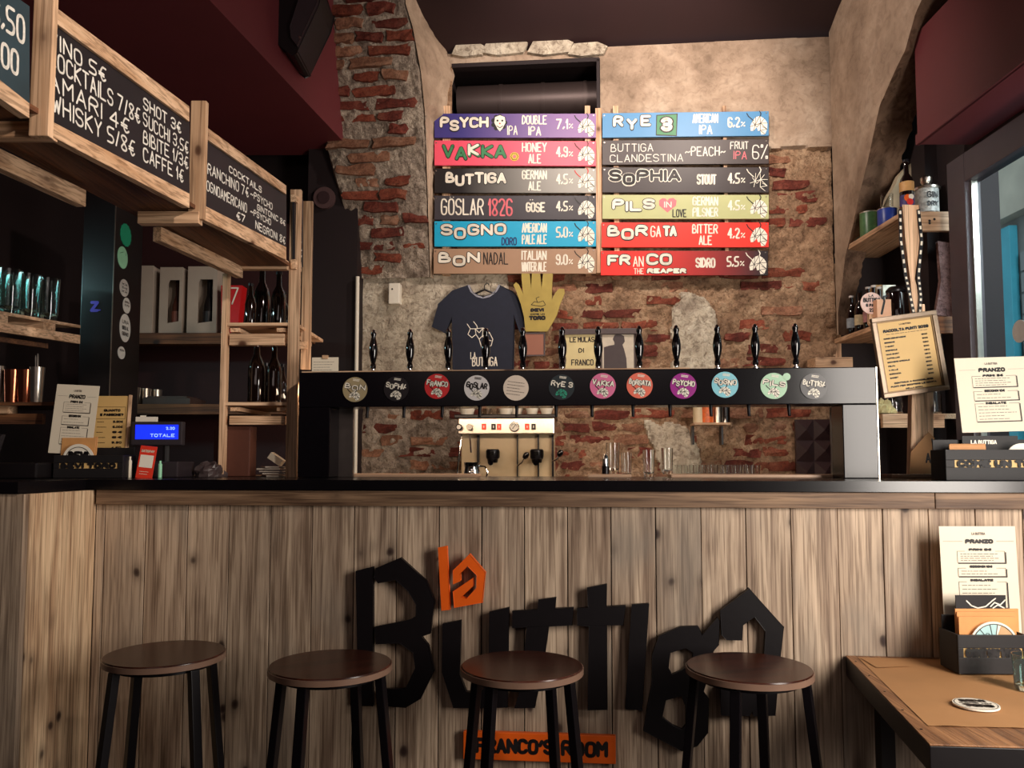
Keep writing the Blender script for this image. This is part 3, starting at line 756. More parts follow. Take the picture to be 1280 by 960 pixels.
badges = [(444, 487, 'tan', 'BON'), (495.5, 486, 'blk', 'SOPHIA'), (546.5, 483, 'redb', 'FRANCO'), (596, 485, 'wht', 'GOSLAR'), (645, 485, 'crm', ''), (702, 484, 'teal', 'RYE 3'), (753.5, 482.5, 'pink', 'VAKKA'), (799.5, 482, 'sal', 'BORGATA'), (854, 482.5, 'pur', 'PSYCHO'), (906, 481, 'sky', 'SOGNO'), (967, 482.5, 'mint', 'PILS'), (1017, 483, 'blk', 'BUTTIGA')]
offsW = [0, -.25, 0, -.1, .05, 0, 0]
for (px, py, col, tx) in badges:
    c = TL(px, py); r = .0455; Mb = BAR @ Matrix.Translation((c.x, vT, c.z)) @ Matrix.Rotation(R(8), 4, 'Y')
    mb = MB(Mb); mb.mi = 0; mb.disc((0, 0), r, -.004, 32, .0035)
    if tx:
        if col in ('wht',): text(mb, tx, -r*.85, -.002, r*.85, r*.45, .0045, -.0048, mi=2, offs=offsW, wob=.04)
        else:
            text(mb, tx, -r*.88, r*.0, r*.88, r*.48, .0078, -.0046, mi=2, offs=offsW); text(mb, tx, -r*.86, r*.02, r*.86, r*.46, .0040, -.0050, mi=1, offs=offsW)
        emit_lines(mb, -.012, .014, r*.66, r*.86, 2, .003, -.0048, 1 if col != 'wht' else 2, .2)
        bull(mb, -.020, -r*.85, .024, -r*.12, -.0046, fill=3 if tx == 'RYE 3' else 1, line=2, lw=.0014)
    else:
        for k_ in range(5): emit_lines(mb, -r*.7, r*.75, -r*.62+k_*.011, -r*.62+k_*.011+.008, 1, .0022, -.0048, 2, .3, seed=k_)
    mb.build('badge', [BM_[col], M_white, M_ink if col != 'crm' else M_inkg, M_mintc], tw)
c = TL(983, 471); mb = MB(BAR @ Matrix.Translation((c.x, vT, c.z))); mb.disc((0,0), .013, -.004, 20, .0035); mb.build('badge', BM_['mint'], tw)
for i, px in enumerate((466, 512, 560, 607, 653.5, 703, 748, 799.5, 846, 897.5, 945, 995.5)):
    c = L(px, 462, vT+.05); zt0 = c.z
    prof = [(.008,0),(.011,.004),(.010,.016),(.0075,.022),(.010,.030),(.0155,.055),(.0165,.075),(.014,.095),(.0095,.112),(.008,.122),(.011,.128),(.010,.136),(0,.138)]
    hh = .138; Mh = BAR @ Matrix.Translation((c.x, vT+.055, zT+.006))
    mb = MB(Mh); mb.lathe([(0,-.006),(.013,-.006),(.013,.002),(.006,.006),(.006,.012),(0,.012)], n=14); mb.build('tap_ferrule', M_chrome, tw, smooth=True)
    mb = MB(Mh); mb.lathe([(r_, z_+.010) for r_, z_ in prof], n=18); h_ = mb.build('tap_handle', M_black_gloss, tw, smooth=True)
    mb = MB(Mh); mb.lathe([(0,.146),(.0085,.147),(.007,.154),(.004,.157),(0,.159)], n=12); mb.build('handle_cap', M_chrome, h_, smooth=True)
    c2 = L(px-8, 508, vT+.02); mb = MB(BAR)
    mb.tube([(c2.x, vT+.04, zB+.01), (c2.x, vT+.036, zB-.012), (c2.x, vT+.03, zB-.038)], [.008,.006,.0055], 10); mb.build('spout', M_iron, tw, smooth=True)

# ------------------------------------------------------------------ beer menu boards on the wall
vB = WV-.075
def bcol(n, c0, c1=None):
    return gradient(n, c0, c1, -.30, .42, .45) if c1 else plain(n, c0, .45, noise_amt=.04, nscale=14)
def menu_board(label, pts, mat, draw, extra=()):
    q = [L(p[0], p[1], vB) for p in pts]          # tl tr br bl
    c = sum(q, Vector())/4
    t = BT('menu_board', label, 'sign', c.x, vB, c.z, 'painted beer boards on the brick wall'); 
    mb = MB(BAR); n0 = []
    v = [(q[3].x,vB,q[3].z),(q[2].x,vB,q[2].z),(q[2].x,vB+.014,q[2].z),(q[3].x,vB+.014,q[3].z),(q[0].x,vB,q[0].z),(q[1].x,vB,q[1].z),(q[1].x,vB+.014,q[1].z),(q[0].x,vB+.014,q[0].z)]
    mb.hexa(v); pn_ = mb.build('panel', mat, t, bev=.001)
    W_ = (q[1].x-q[0].x); H_ = q[0].z-q[3].z
    def mp(p):                                    # p in metres from bottom-left, y = depth
        s = p.x/W_; r_ = p.z/H_
        a = q[3].lerp(q[2], s); b = q[0].lerp(q[1], s); m = a.lerp(b, r_); return BAR @ Vector((m.x, vB+p.y, m.z))
    mb = MB(mp); draw(mb, W_, H_); 
    t2 = mb.build('lettering', [M_white, M_ink, M_green, M_redp, M_pinkp, M_yel, M_inkg, M_sog, M_chalk], t)
    for (sx, sz) in ((.012, .9), (.985, .93)):
        mb = MB(mp); mb.disc((W_*sx, H_*sz), .004, -.002, 8, .002); mb.build('screw', M_steel, pn_)
    return t
M_sog = plain('print_navy', (30,50,110), .5)
def big(mb, s, u0, v0, u1, v1, W_, H_, offs=None, fill=0, line=1, w=.0155, ow=.0085, wob=0, gap=1.7):
    text(mb, s, u0*W_, v0*H_, u1*W_, v1*H_, w+ow, -.0008, mi=line, offs=offs, wob=wob, gap=gap)
    text(mb, s, u0*W_+ow/2, v0*H_+ow/2, u1*W_-ow/2, v1*H_-ow/2, w, -.0020, mi=fill, offs=offs, wob=wob, gap=gap)
def style(mb, W_, H_, l1, l2, pct, mi=0, horn=1, bline=1, bfill=0):
    if l2:
        text(mb, l1, .545*W_, .54*H_, .70*W_, .93*H_, .0075, -.0012, mi=mi, wob=.02); text(mb, l2, (.585 if len(l2) < 5 else .545)*W_, .08*H_, (.665 if len(l2) < 5 else .70)*W_, .47*H_, .0075, -.0012, mi=mi, wob=.02)
    else: text(mb, l1, .57*W_, .30*H_, .69*W_, .72*H_, .010, -.0012, mi=mi, wob=.02)
    text(mb, pct, .755*W_, .34*H_, .83*W_, .78*H_, .009, -.0012, mi=mi); text(mb, '%', .835*W_, .38*H_, .86*W_, .58*H_, .005, -.0012, mi=mi)
    bull(mb, .885*W_, .04*H_, .995*W_, .82*H_, -.0014, fill=bfill, line=bline, lw=.0028, horn=horn)
def d_psy(mb, W_, H_):
    big(mb, 'PSYCH', .03, .38, .345, .90, W_, H_, offs=[0,-.30,-.02,-.04,0])
    mb.mi = 1
    for k_ in range(9): mb.disc((W_*(.405+.036*math.cos(k_*.7)), H_*(.62+.26*math.sin(k_*.7))), .014, -.0012-.00005*k_, 10)
    mb.mi = 0; mb.poly([(W_*x, H_*z) for x, z in ((.375,.62),(.38,.85),(.41,.93),(.44,.85),(.445,.62),(.425,.36),(.41,.25),(.395,.36))], -.002)
    mb.mi = 1; mb.disc((W_*.395, H_*.70), .006, -.0024, 8); mb.disc((W_*.425, H_*.70), .006, -.0024, 8); mb.strokes([[(W_*.392,H_*.48),(W_*.41,H_*.40),(W_*.428,H_*.48)]], .004, -.0024)
    mb.mi = 3; mb.disc((W_*.41, H_*.58), .005, -.0026, 8)
    text(mb, 'IPA', .455*W_, .10*H_, .52*W_, .50*H_, .006, -.0012, mi=0); style(mb, W_, H_, 'DOUBLE', 'IPA', '7,1')
def d_vak(mb, W_, H_):
    big(mb, 'VAKKA', .045, .26, .455, .86, W_, H_, offs=[0,-.14,.06,0,0], fill=2)
    big(mb, 'K', .205, .36, .285, .90, W_, H_, fill=0)
    mb.mi = 5; mb.disc((W_*.50, H_*.36), .026, -.0015, 16); mb.mi = 1; mb.strokes([[(W_*(.50+.022*math.cos(a*PI/3)), H_*(.36+.14*math.sin(a*PI/3))) for a in range(7)]], .003, -.002); mb.mi = 4; mb.disc((W_*.50, H_*.36), .010, -.0022, 10)
    style(mb, W_, H_, 'HONEY', 'ALE', '4,9', horn=1)
def d_but(mb, W_, H_):
    big(mb, 'BUTTIGA', .065, .34, .455, .86, W_, H_, offs=[.06,-.22,-.10,.04,-.06,.02,0]); style(mb, W_, H_, 'GERMAN', 'ALE', '4,5', horn=3)
def d_gos(mb, W_, H_):
    text(mb, 'GOSLAR', .04*W_, .18*H_, .31*W_, .88*H_, .009, -.0012, mi=0); text(mb, '1826', .335*W_, .14*H_, .49*W_, .88*H_, .010, -.0012, mi=4)
    style(mb, W_, H_, 'GOSE', '', '4,5')
    for u_ in (.598, .612): mb.mi = 0; mb.disc((u_*W_, .82*H_), .003, -.0012, 8)
    for u_ in (.10, .12): mb.disc((u_*W_, .93*H_), .0028, -.0014, 8)
def d_sog(mb, W_, H_):
    big(mb, 'SOGNO', .035, .40, .455, .92, W_, H_, offs=[0,-.30,0,.0,.05]); text(mb, 'DORO', .42*W_, .04*H_, .515*W_, .36*H_, .006, -.002, mi=7); style(mb, W_, H_, 'AMERICAN', 'PALE ALE', '5,0')
def d_bon(mb, W_, H_):
    big(mb, 'BON', .025, .40, .295, .90, W_, H_, offs=[0,-.30,.0]); text(mb, 'NADAL', .31*W_, .36*H_, .465*W_, .86*H_, .006, -.0012, mi=1); style(mb, W_, H_, 'ITALIAN', 'WINTER ALE', '9,0')
def d_rye(mb, W_, H_):
    big(mb, 'RYE', .06, .40, .30, .92, W_, H_, offs=[0,-.28,.02], gap=3.2); mb.mi = 1; mb.quad((W_*.325,-.001,H_*.06),(W_*.452,-.001,H_*.02),(W_*.457,-.001,H_*.95),(W_*.328,-.001,H_*.90))
    mb.mi = 2; mb.quad((W_*.33,-.0016,H_*.10),(W_*.447,-.0016,H_*.06),(W_*.45,-.0016,H_*.91),(W_*.333,-.0016,H_*.86)); text(mb, '3', .345*W_, .16*H_, .435*W_, .84*H_, .034, -.0022, mi=1); text(mb, '3', .355*W_, .21*H_, .425*W_, .79*H_, .022, -.003, mi=0)
    style(mb, W_, H_, 'AMERICAN', 'IPA', '6,2')
def d_cla(mb, W_, H_):
    text(mb, 'BUTTIGA', .05*W_, .52*H_, .31*W_, .86*H_, .0048, -.0012, mi=8, wob=.03); text(mb, 'CLANDESTINA', .045*W_, .10*H_, .49*W_, .42*H_, .0048, -.0012, mi=8, wob=.03)
    text(mb, '~PEACH~', .50*W_, .32*H_, .745*W_, .72*H_, .0065, -.0012, mi=8, wob=.03); text(mb, 'FRUIT', .77*W_, .60*H_, .88*W_, .92*H_, .0048, -.0012, mi=8, wob=.04); text(mb, 'IPA', .79*W_, .18*H_, .87*W_, .52*H_, .005, -.0012, mi=4, wob=.03)
    text(mb, '6%', .90*W_, .18*H_, .995*W_, .78*H_, .006, -.0012, mi=8, wob=.02)
def d_sop(mb, W_, H_):
    for w_, m_, y_ in ((.026, 0, -.001), (.017, 1, -.0016)):
        text(mb, 'SOPHIA', .035*W_+(.026-w_)/2, .40*H_+(.026-w_)/2, .48*W_-(.026-w_)/2, .94*H_-(.026-w_)/2, w_, y_, mi=m_, offs=[0,-.30,.0,.0,0,0])
    style(mb, W_, H_, 'STOUT', '', '4,5', horn=0, bline=0, bfill=1)
def d_pil(mb, W_, H_):
    big(mb, 'PILS', .055, .36, .325, .86, W_, H_, offs=[0,-.2,-.18,.02]); mb.mi = 4
    mb.poly([(W_*x, H_*z) for x, z in ((.395,.26),(.345,.56),(.345,.76),(.365,.86),(.385,.84),(.395,.74),(.405,.84),(.43,.87),(.45,.76),(.447,.56))], -.0012)
    text(mb, 'IN', .375*W_, .46*H_, .42*W_, .72*H_, .005, -.002, mi=0); text(mb, 'LOVE', .425*W_, .06*H_, .51*W_, .40*H_, .0055, -.0022, mi=1); style(mb, W_, H_, 'GERMAN', 'PILSNER', '4,5')
def d_bor(mb, W_, H_):
    big(mb, 'BOR', .03, .40, .285, .92, W_, H_, offs=[0,-.28,.02]); text(mb, 'GA', .295*W_, .40*H_, .36*W_, .86*H_, .007, -.002, mi=0); big(mb, 'TA', .365, .40, .46, .90, W_, H_); style(mb, W_, H_, 'BITTER', 'ALE', '4,2')
def d_fra(mb, W_, H_):
    big(mb, 'FR', .035, .36, .185, .86, W_, H_, offs=[0,.04]); text(mb, 'AN', .195*W_, .34*H_, .26*W_, .78*H_, .006, -.0012, mi=0); big(mb, 'CO', .27, .38, .435, .92, W_, H_)
    text(mb, 'THE', .20*W_, .04*H_, .26*W_, .28*H_, .004, -.002, mi=0); text(mb, 'REAPER', .275*W_, .05*H_, .52*W_, .30*H_, .015, -.0022, mi=1); text(mb, 'REAPER', .28*W_, .07*H_, .515*W_, .28*H_, .010, -.0028, mi=0)
    style(mb, W_, H_, 'SIDRO', '', '5,5', horn=0)
def rect(x0, y0, x1, y1, d=0): return [(x0, y0), (x1, y0+d), (x1, y1+d), (x0, y1)]
menu_board('purple beer board with a clown face, top left of the stack', rect(543, 142, 745, 172), bcol('board_purple', (60,52,124), (142,104,158)), d_psy)
menu_board('pink beer board with green lettering', rect(543, 175.5, 745, 206.5, 1), bcol('board_pink', (232,82,106)), d_vak)
menu_board('black beer board fading to grey, with plain white lettering', rect(543, 210.5, 745, 241), bcol('board_black_grey', (24,18,20), (164,160,152)), d_but)
menu_board('charcoal beer board with thin capitals and a pink year', rect(543, 244.5, 745, 274.5), bcol('board_charcoal', (58,54,60)), d_gos)
menu_board('cyan blue beer board', rect(543, 276.5, 745, 308), bcol('board_cyan', (22,164,206)), d_sog)
menu_board('tan beer board at the bottom left of the stack', rect(542, 311, 745, 342), bcol('board_tan', (166,132,106)), d_bon)
menu_board('mid blue beer board with a green square, top right', rect(753, 141.5, 961, 172, -2.5), bcol('board_blue', (74,136,184)), d_rye)
menu_board('charcoal board written in thin chalk, second in the right column', rect(753, 175.5, 961, 206, -1.5), bcol('board_chalk', (62,52,52)), d_cla)
menu_board('dark beer board with hollow outlined lettering', rect(753, 209, 961, 240.5), bcol('board_dark', (46,36,38)), d_sop)
menu_board('pale green beer board with a pink heart', rect(753, 243.5, 961, 273.5), bcol('board_pale_green', (182,184,130)), d_pil)
menu_board('plain red beer board, fifth in the right column', rect(752, 278, 961, 309), bcol('board_red', (226,48,34)), d_bor)
menu_board('red board fading to black, bottom right of the stack', rect(751, 313.5, 960, 344), bcol('board_red_black', (232,44,36), (30,18,24)), d_fra)
for i, px in enumerate((560, 735, 749, 770, 905)):
    a = L(px-4, 138, WV); b = L(px+4, 346, WV)
    if i in (2,): a = L(744, 141, WV); b = L(753, 344, WV)
    mb = MB(BAR); mb.box(a.x, b.x, vB+.0145, WV+.0, b.z, a.z); tag(mb.build('wood_batten', M_pine['Z']), 'upright wooden batten behind the beer boards, '+('left edge of the left column','right part of the left column','in the gap between the two columns','left part of the right column','right part of the right column')[i], 'batten', 'battens behind the beer boards')
# ------------------------------------------------------------------ overhead chalkboard shelf on the left
KX = .12
def PX(px, py, off=0.0):            # on the chalkboard plane x = -.839+off + KX*(y-3.05)
    d = ray(px, py); x0 = -.839+off-KX*3.05
    t = x0/(d.x-KX*d.y); return CAM+d*t
ush = thing('overhead_shelf', 'overhead pine shelf frame hung with three chalk price boards and standing on ladder posts', 'shelf', PX(365, 590))
wp = lambda *a: M_pine['Z']
nrm = Vector((KX, 1, 0)).normalized(); out = Vector((nrm.y, -nrm.x, 0))     # along the boards / towards the room
def bm_(p, q, w, h, name, mat, par=None): mb = MB(); mb.beam(p, q, w, h); return mb.build(name, mat, par or ush, bev=.002)
# posts
def vpost(px, py0, py1, w, d, off=0, name='post'):
    a = PX(px, py1, off); b = PX(px, py0, off); b.x, b.y = a.x, a.y
    mb = MB(); mb.beam(a, b, w, d, up=nrm); return mb.build(name, M_pine['Z'], ush, bev=.002)
pA0, pA1 = PX(51, 172), PX(51, -40)
def vp(px0, px1, py0, py1, off=0.0):   # post filling px0..px1 as seen
    c = PX((px0+px1)/2, py1, off); wd = (px1-px0)/F*c.y
    b = PX((px0+px1)/2, py0, off); mb = MB(); mb.beam(Vector((c.x, c.y, c.z)), Vector((c.x, c.y, b.z)), wd*.98, .020, up=(0,1,0)); return mb.build('post', M_pine['Z'], ush, bev=.002)
vp(38, 64, -30, 172); vp(236, 256, 124, 275); 
p_ = PX(365, 598); vp(357, 371, 232, 598)
p2_ = PX(382, 463, 0.0); vp(376, 388, 249, 462)
# rails along the boards (upper, lower) for each bay
bays = [(-60, 38, (-95, -95+0), None), ]
def rail(x0, yt0, yb0, x1, yt1, yb1, off=.012, th=.022):
    a, b, c, d = PX(x0, yb0, off), PX(x1, yb1, off), PX(x1, yt1, off), PX(x0, yt0, off)
    k = out*th; mb = MB(); mb.hexa([a-k, b-k, b, a, d-k, c-k, c, d]); return mb.build('rail', M_pine['Y'], ush, bev=.0015)
rail(66, 6, 26, 237, 133, 152); rail(66, 152, 171, 237, 242, 260); rail(-60, 62-10, 92-10, 37, 129, 148)
rail(256, 157, 172, 358, 232, 243); rail(256, 257, 275, 358, 309, 325)
rail(370, 243, 252, 377, 249, 257); rail(370, 324, 336, 377, 328, 340)
def slate(corners, mat, rows, name='chalkboard'):
    tl, tr, br, bl = [PX(*c, 0.004) for c in corners]
    k = out*.008; mb = MB(); mb.hexa([bl-k, br-k, br, bl, tl-k, tr-k, tr, tl]); cb_ = mb.build(name, mat, ush)
    def mp(p): return bl.lerp(br, p.x).lerp(tl.lerp(tr, p.x), p.z) + out*(-p.y)
    mb = MB(mp)
    asp = (br-bl).length/(tl-bl).length
    for (s_, u0, v0, u1, v1, w, wob) in rows:
        v0, v1 = v0*.88+.02, v1*.88+.02
        # strokes in true proportion: squash u
        m2 = MB(None); text(m2, s_, u0*asp, v0, u1*asp, v1, w, -.001, wob=wob); off = mb.av([(v.x/asp, v.y, v.z) for v in m2.v])
        for f_ in m2.f: mb.face([i+off for i in f_])
    mb.build('chalk_lettering', M_chalk, cb_)
slate([(60, 18), (237, 150), (237, 244), (60, 150)], M_board, [
 ('VINO 5€', -.0, .79, .34, .97, .022, .03), ('COCKTAILS 7/8€', .0, .56, .58, .77, .022, .03), ('AMARI 4€', .0, .33, .50, .53, .022, .03), ('WHISKY 5/8€', .02, .09, .54, .30, .022, .03),
 ('SHOT 3€', .60, .80, .92, .97, .022, .04), ('SUCCHI 3,5€', .60, .57, .985, .76, .020, .04), ('BIBITE 1/3€', .60, .34, .985, .53, .020, .04), ('CAFFE 1€', .60, .10, .94, .30, .022, .04)])
slate([(250, 168), (358, 243), (358, 312), (250, 256)], M_board, [
 ('COCKTAILS', .28, .80, .66, .93, .022, .04), ('BRANCHINO 7€', .02, .55, .50, .74, .022, .04), ('~PSYCHO', .52, .60, .80, .74, .020, .04), ('GINTONIC 8€', .60, .44, .98, .56, .020, .04),
 ('SOGNOAMERICANO', .02, .26, .48, .44, .020, .04), ('~PSYCHO', .52, .28, .78, .41, .020, .04), ('€7', .36, .06, .46, .21, .022, .04), ('NEGRONI 8€', .58, .06, .98, .22, .022, .04)])
slate([(-60, -60), (37, 8), (37, 132), (-60, 64)], M_board_t, [('6,50', .45, .62, .93, .95, .035, .02), ('5,00', .40, .20, .84, .50, .035, .02)])
slate([(368, 244), (379, 250), (379, 334), (368, 330)], M_board, [('7€', .2, .75, .8, .9, .03, .05), ('8€', .2, .55, .8, .7, .03, .05), ('6€', .2, .35, .8, .5, .03, .05), ('5€', .2, .12, .8, .27, .03, .05)])
# inner beams, cross pieces, plywood deck
zdk = PX(236, 262).z
def flr(px, off, z=None): p = PX(px, 262, off); return p
def at(y, off, z): return Vector((-.839+off+KX*(y-3.05), y, z))
DW = -.20
zi0 = .70+H-.02; zi1 = zdk-.005; zf = lambda y: zi0+(zi1-zi0)*(y-1.2)/1.82
bm_(at(1.2, DW, zf(1.2)), at(2.10, DW, zf(2.1)), .028, .045, 'inner_beam', M_pine['Y']); bm_(at(2.46, DW, zf(2.46)), at(3.02, DW, zf(3.02)), .028, .045, 'inner_beam', M_pine['Y'])
for y in (1.69, 2.315):
    bm_(at(y, .01, zdk-.012), at(y, DW-.12 if y < 2 else -.17, zdk-.012), .030, .036, 'cross_piece', M_pine['X'])
mb = MB(); a, b, c, d = at(1.2, .0, zdk+.012), at(1.2, DW-.015, zdk+.012), at(3.0, DW-.015, zdk+.014), at(3.0, .0, zdk+.014)
k = Vector((0,0,.012)); mb.hexa([a, b, c, d, a+k, b+k, c+k, d+k]); mb.build('plywood_deck', M_ply, ush)
# ladder front: second post, cross rails and shelves standing on the counter
YP = p_.y
def fbeam(x0, x1, yt, yb, y=None, d=.03, name='ladder_rail', mat=None, par=None):   # frontal board between px
    y = y or YP; a = W(x0, yb, y); b = W(x1, yt, y); mb = MB(); mb.box(a.x, b.x, y-d/2, y+d/2, a.z, b.z); return mb.build(name, mat or M_pine['X'], par or ush, bev=.002)
a = W(274, 597, YP); b = W(287, 343, YP); zct = ztop+.0005
mb = MB(); mb.box(a.x, b.x, YP-.0175, YP+.0175, zct, b.z); mb.build('post', M_pine['Z'], ush, bev=.002)
fbeam(271, 360, 326, 337.5, YP-.034, .03)
for (yt, yb) in ((418, 432), (520, 531)): fbeam(288, 357, yt, yb, YP+.004, .03)
for yt in (404, 503):                                # shelf decks reaching to the rear, on little bearers
    a = W(284, yt, YP); mb = MB(); mb.box(a.x-.01, W(372, yt, YP).x, YP-.014, YP+.42, a.z-.012, a.z); mb.build('ladder_shelf', M_pine['X'], ush)
    for px in (288, 346):
        q = W(px, yt+5, YP); mb = MB(); mb.box(q.x, q.x+.035, YP-.0, YP+.40, q.z-.038+.02, q.z-.0025+.0); mb.build('bearer', M_pine['Y'], ush)
for (yt, yb) in ((427, 436),): 
    q0 = PX(367, (yt+yb)/2+0); q1 = PX(383, (yt+yb)/2); bm_(q0, q1, .02, .03, 'side_rail', M_pine['Y'])

# ------------------------------------------------------------------ black column, back shelves, left glass shelf
colm = thing('black_column', 'square black column dotted with round stickers behind the counter', 'column', (W(124, 500, 3.2).x, 3.2, 0))
a = W(104, 300, 3.2); b = W(143.5, 300, 3.2); c = W(166, 300, 3.36)
mb = MB(); zt = W(120, 214, 3.2).z+.06
mb.hexa([(a.x,3.2,0),(b.x,3.2,0),(c.x,3.45,0),(a.x,3.45,0),(a.x,3.2,zt),(b.x,3.2,zt),(c.x,3.45,zt),(a.x,3.45,zt)]); mb.build('shaft', M_blk, colm, bev=.002)
mb = MB(); mb.box(b.x-.002, b.x+.002, 3.197, 3.2, .9, zt); mb.build('lit_edge_strip', M_steel, colm)  # bright strip put in for the light catching the column corner
fdir = Vector((c.x-b.x, .25, 0)).normalized(); fn = Vector((fdir.y, -fdir.x, 0))
def side_pt(px, py):
    d = ray(px, py); o0 = Vector((b.x, 3.2, 0)); den = d.x*fn.x+d.y*fn.y; t = (o0.x*fn.x+o0.y*fn.y)/den; return CAM+d*t
M_stk = {'g': plain('sticker_green', (24,160,120), .4), 'm': plain('sticker_mint', (150,214,176), .4), 'w': plain('sticker_white', (232,230,222), .4), 'v': plain('sticker_violet', (96,88,210), .4)}
def sticker(px, py, rh, mat, mats2=None, txt=None, aspect=1.0, badge_teeth=0):
    p = side_pt(px, py); Mx = Matrix((( fdir.x, -fn.x, 0, p.x), (fdir.y, -fn.y, 0, p.y), (0, 0, 1, p.z), (0,0,0,1)))
    mb = MB(Mx); r = rh/F*p.y; mb.mi = 0
    n = 28
    pts = [(r*(1+(.06 if badge_teeth and i % 2 else 0))*math.cos(2*PI*i/n)*aspect, r*(1+(.06 if badge_teeth and i % 2 else 0))*math.sin(2*PI*i/n)) for i in range(n)]
    mb.poly(pts, -.002, 0)
    if txt:
        for k_, s_ in enumerate(txt):
            z_ = r*.55-k_*r*.42; text(mb, s_, -r*.6*aspect, z_-r*.28, r*.6*aspect, z_, .0025, -.0026, mi=1)
    mb.build('sticker', [mat, mats2 or M_ink], colm)
sticker(157, 294, 14, M_stk['g'], badge_teeth=1); sticker(153, 322, 14, M_stk['m'], M_green, ('/I',), .95); sticker(155, 360, 11, M_stk['w'], M_ink, ('XX', '%', 'XX'), 1.1)
sticker(158, 382, 10, M_stk['w'], M_inkg, ('BIRRA', 'E POI'), 1.0); sticker(156, 410, 18, M_stk['w'], M_ink, ('UNA', 'BIRRA AL', 'GIORNO'), .8); sticker(151.5, 441, 8, M_stk['w'], M_ink, ('C',), 1.2)
mb = MB(); p = W(118, 390, 3.199); text(mb, 'Z', p.x-.018, p.z, p.x+.018, p.z+.045, .012, 3.198); text(mb, '-', p.x-.012, p.z-.005, p.x+.026, p.z+.02, .006, 3.1975)
mb.build('sticker', M_stk['v'], colm)

YB = 4.18
back = thing('back_shelf_unit', 'dim wooden wall shelf unit holding boxed bottles behind the left counter', 'shelf', (W(220, 500, YB).x, YB, 0))
M_dpine = wood('dark_shelf_pine', (88,54,34), (136,90,56), 'X', .6, True, (70,45,30), .3, .1)
for (yt, yb) in ((416, 430), (505, 518), (594, 604)):
    a = W(150, yb, YB); b = W(378, yt, YB); mb = MB(); mb.box(a.x-.1, b.x, YB, YB+.02, a.z, b.z); mb.build('shelf_front', M_dpine, back, bev=.002)
    mb = MB(); mb.box(a.x-.1, b.x, YB+.02, YB+.36, b.z-.02, b.z-.002); mb.build('shelf_board', M_dpine, back)
mb = MB(); a = W(150, 300, YB+.37); mb.box(a.x-.1, W(384, 300, YB+.37).x, YB+.36, YB+.38, .0, W(200, 255, YB).z); mb.build('back_panel', plain('dark_red_panel', (44, 9, 11), .6), back)
zsh = W(200, 416, YB).z; zs2 = W(200, 505, YB).z
M_box = plain('pale_carton', (170,156,142), .6, noise_amt=.05, nscale=12)
for i, (x0, x1, yt, win) in enumerate(((162, 192, 332, 'olive'), (198, 229, 334, 'brown'), (233, 272, 333, 'dark'))):
    y = YB+.05; a = W(x0, 416, y); b = W(x1, yt, y)
    t = thing('gift_box', ('pale bottle gift box with an olive window, beside the black column', 'middle pale gift box with a brown window on the back shelf', 'wide pale gift box with a black window, nearest the ladder post')[i], 'box', ((a.x+b.x)/2, y+.1, zsh), group='gift boxes on the back shelf')
    mb = MB(); wx = (b.x-a.x); x0_, x1_, z0_, z1_ = a.x+wx*.36, a.x+wx*.86, zsh+.06, b.z-.07
    if i == 0: x0_, x1_ = a.x, a.x+wx*.4
    mb.poly([(a.x, zsh+.001), (b.x, zsh+.001), (b.x, b.z), (a.x, b.z)], y, y+.004, [[(x0_+.001, z0_), (x1_, z0_+.01), (x1_, z1_), (x0_+.01, z1_), (x0_+.001, z1_-.02)]])
    mb.box(a.x, b.x, y+.10, y+.104, zsh+.001, b.z); mb.box(a.x, a.x+.003, y+.004, y+.1, zsh+.001, b.z); mb.box(b.x-.003, b.x, y+.004, y+.1, zsh+.001, b.z)
    mb.box(a.x, b.x, y+.004, y+.1, b.z-.003, b.z); mb.build('carton', M_box, t)
    mc = {'olive': (120,116,50), 'brown': (80,44,34), 'dark': (26,20,20)}[win]
    mb = MB(); q = Vector(((x0_+x1_)/2, y+.055, 0)); r = min(.03, (x1_-x0_)*.48)
    mb.lathe([(0, zsh+.005), (r, zsh+.005), (r, zsh+.16), (r*.45, zsh+.22), (r*.4, b.z-.03), (0, b.z-.03)], c=(q.x, q.y, 0), n=14); mb.build('bottle', plain('boxed_bottle_'+win, mc, .25), t, smooth=True)
    mb = MB(); mb.lathe([(r+.001, zsh+.05), (r+.001, zsh+.13)], c=(q.x, q.y, 0), n=14); mb.build('bottle_label', plain('boxed_label_'+win, tuple(min(255, v*1.6) for v in mc), .5), t)
# red bottle bag
a = W(269, 403, YB-.05); b = W(297, 353, YB-.05); mb = MB()
mb.hexa([(a.x+.01,YB-.06+.08,zsh+.002),(b.x-.02,YB+.02,zsh+.002),(b.x-.02,YB+.09,zsh+.002),(a.x+.01,YB+.09,zsh+.002),(a.x,YB+.02,b.z),(b.x,YB+.02,b.z-.0),(b.x,YB+.1,b.z),(a.x,YB+.1,b.z)])
rb = thing('red_bag', 'red gift bag behind the ladder post on the back shelf', 'bag', ((a.x+b.x)/2, YB+.05, zsh)); mb.build('bag', plain('red_bag_paper', (196,20,24), .4), rb)
mb = MB(); y = YB+.017; mb.strokes([[(a.x+.012, b.z-.02), (a.x+.05, b.z-.09)], [(b.x-.055, b.z-.015), (b.x-.02, b.z-.015), (b.x-.05, b.z-.1)]], .008, y); mb.build('print', M_white, rb)
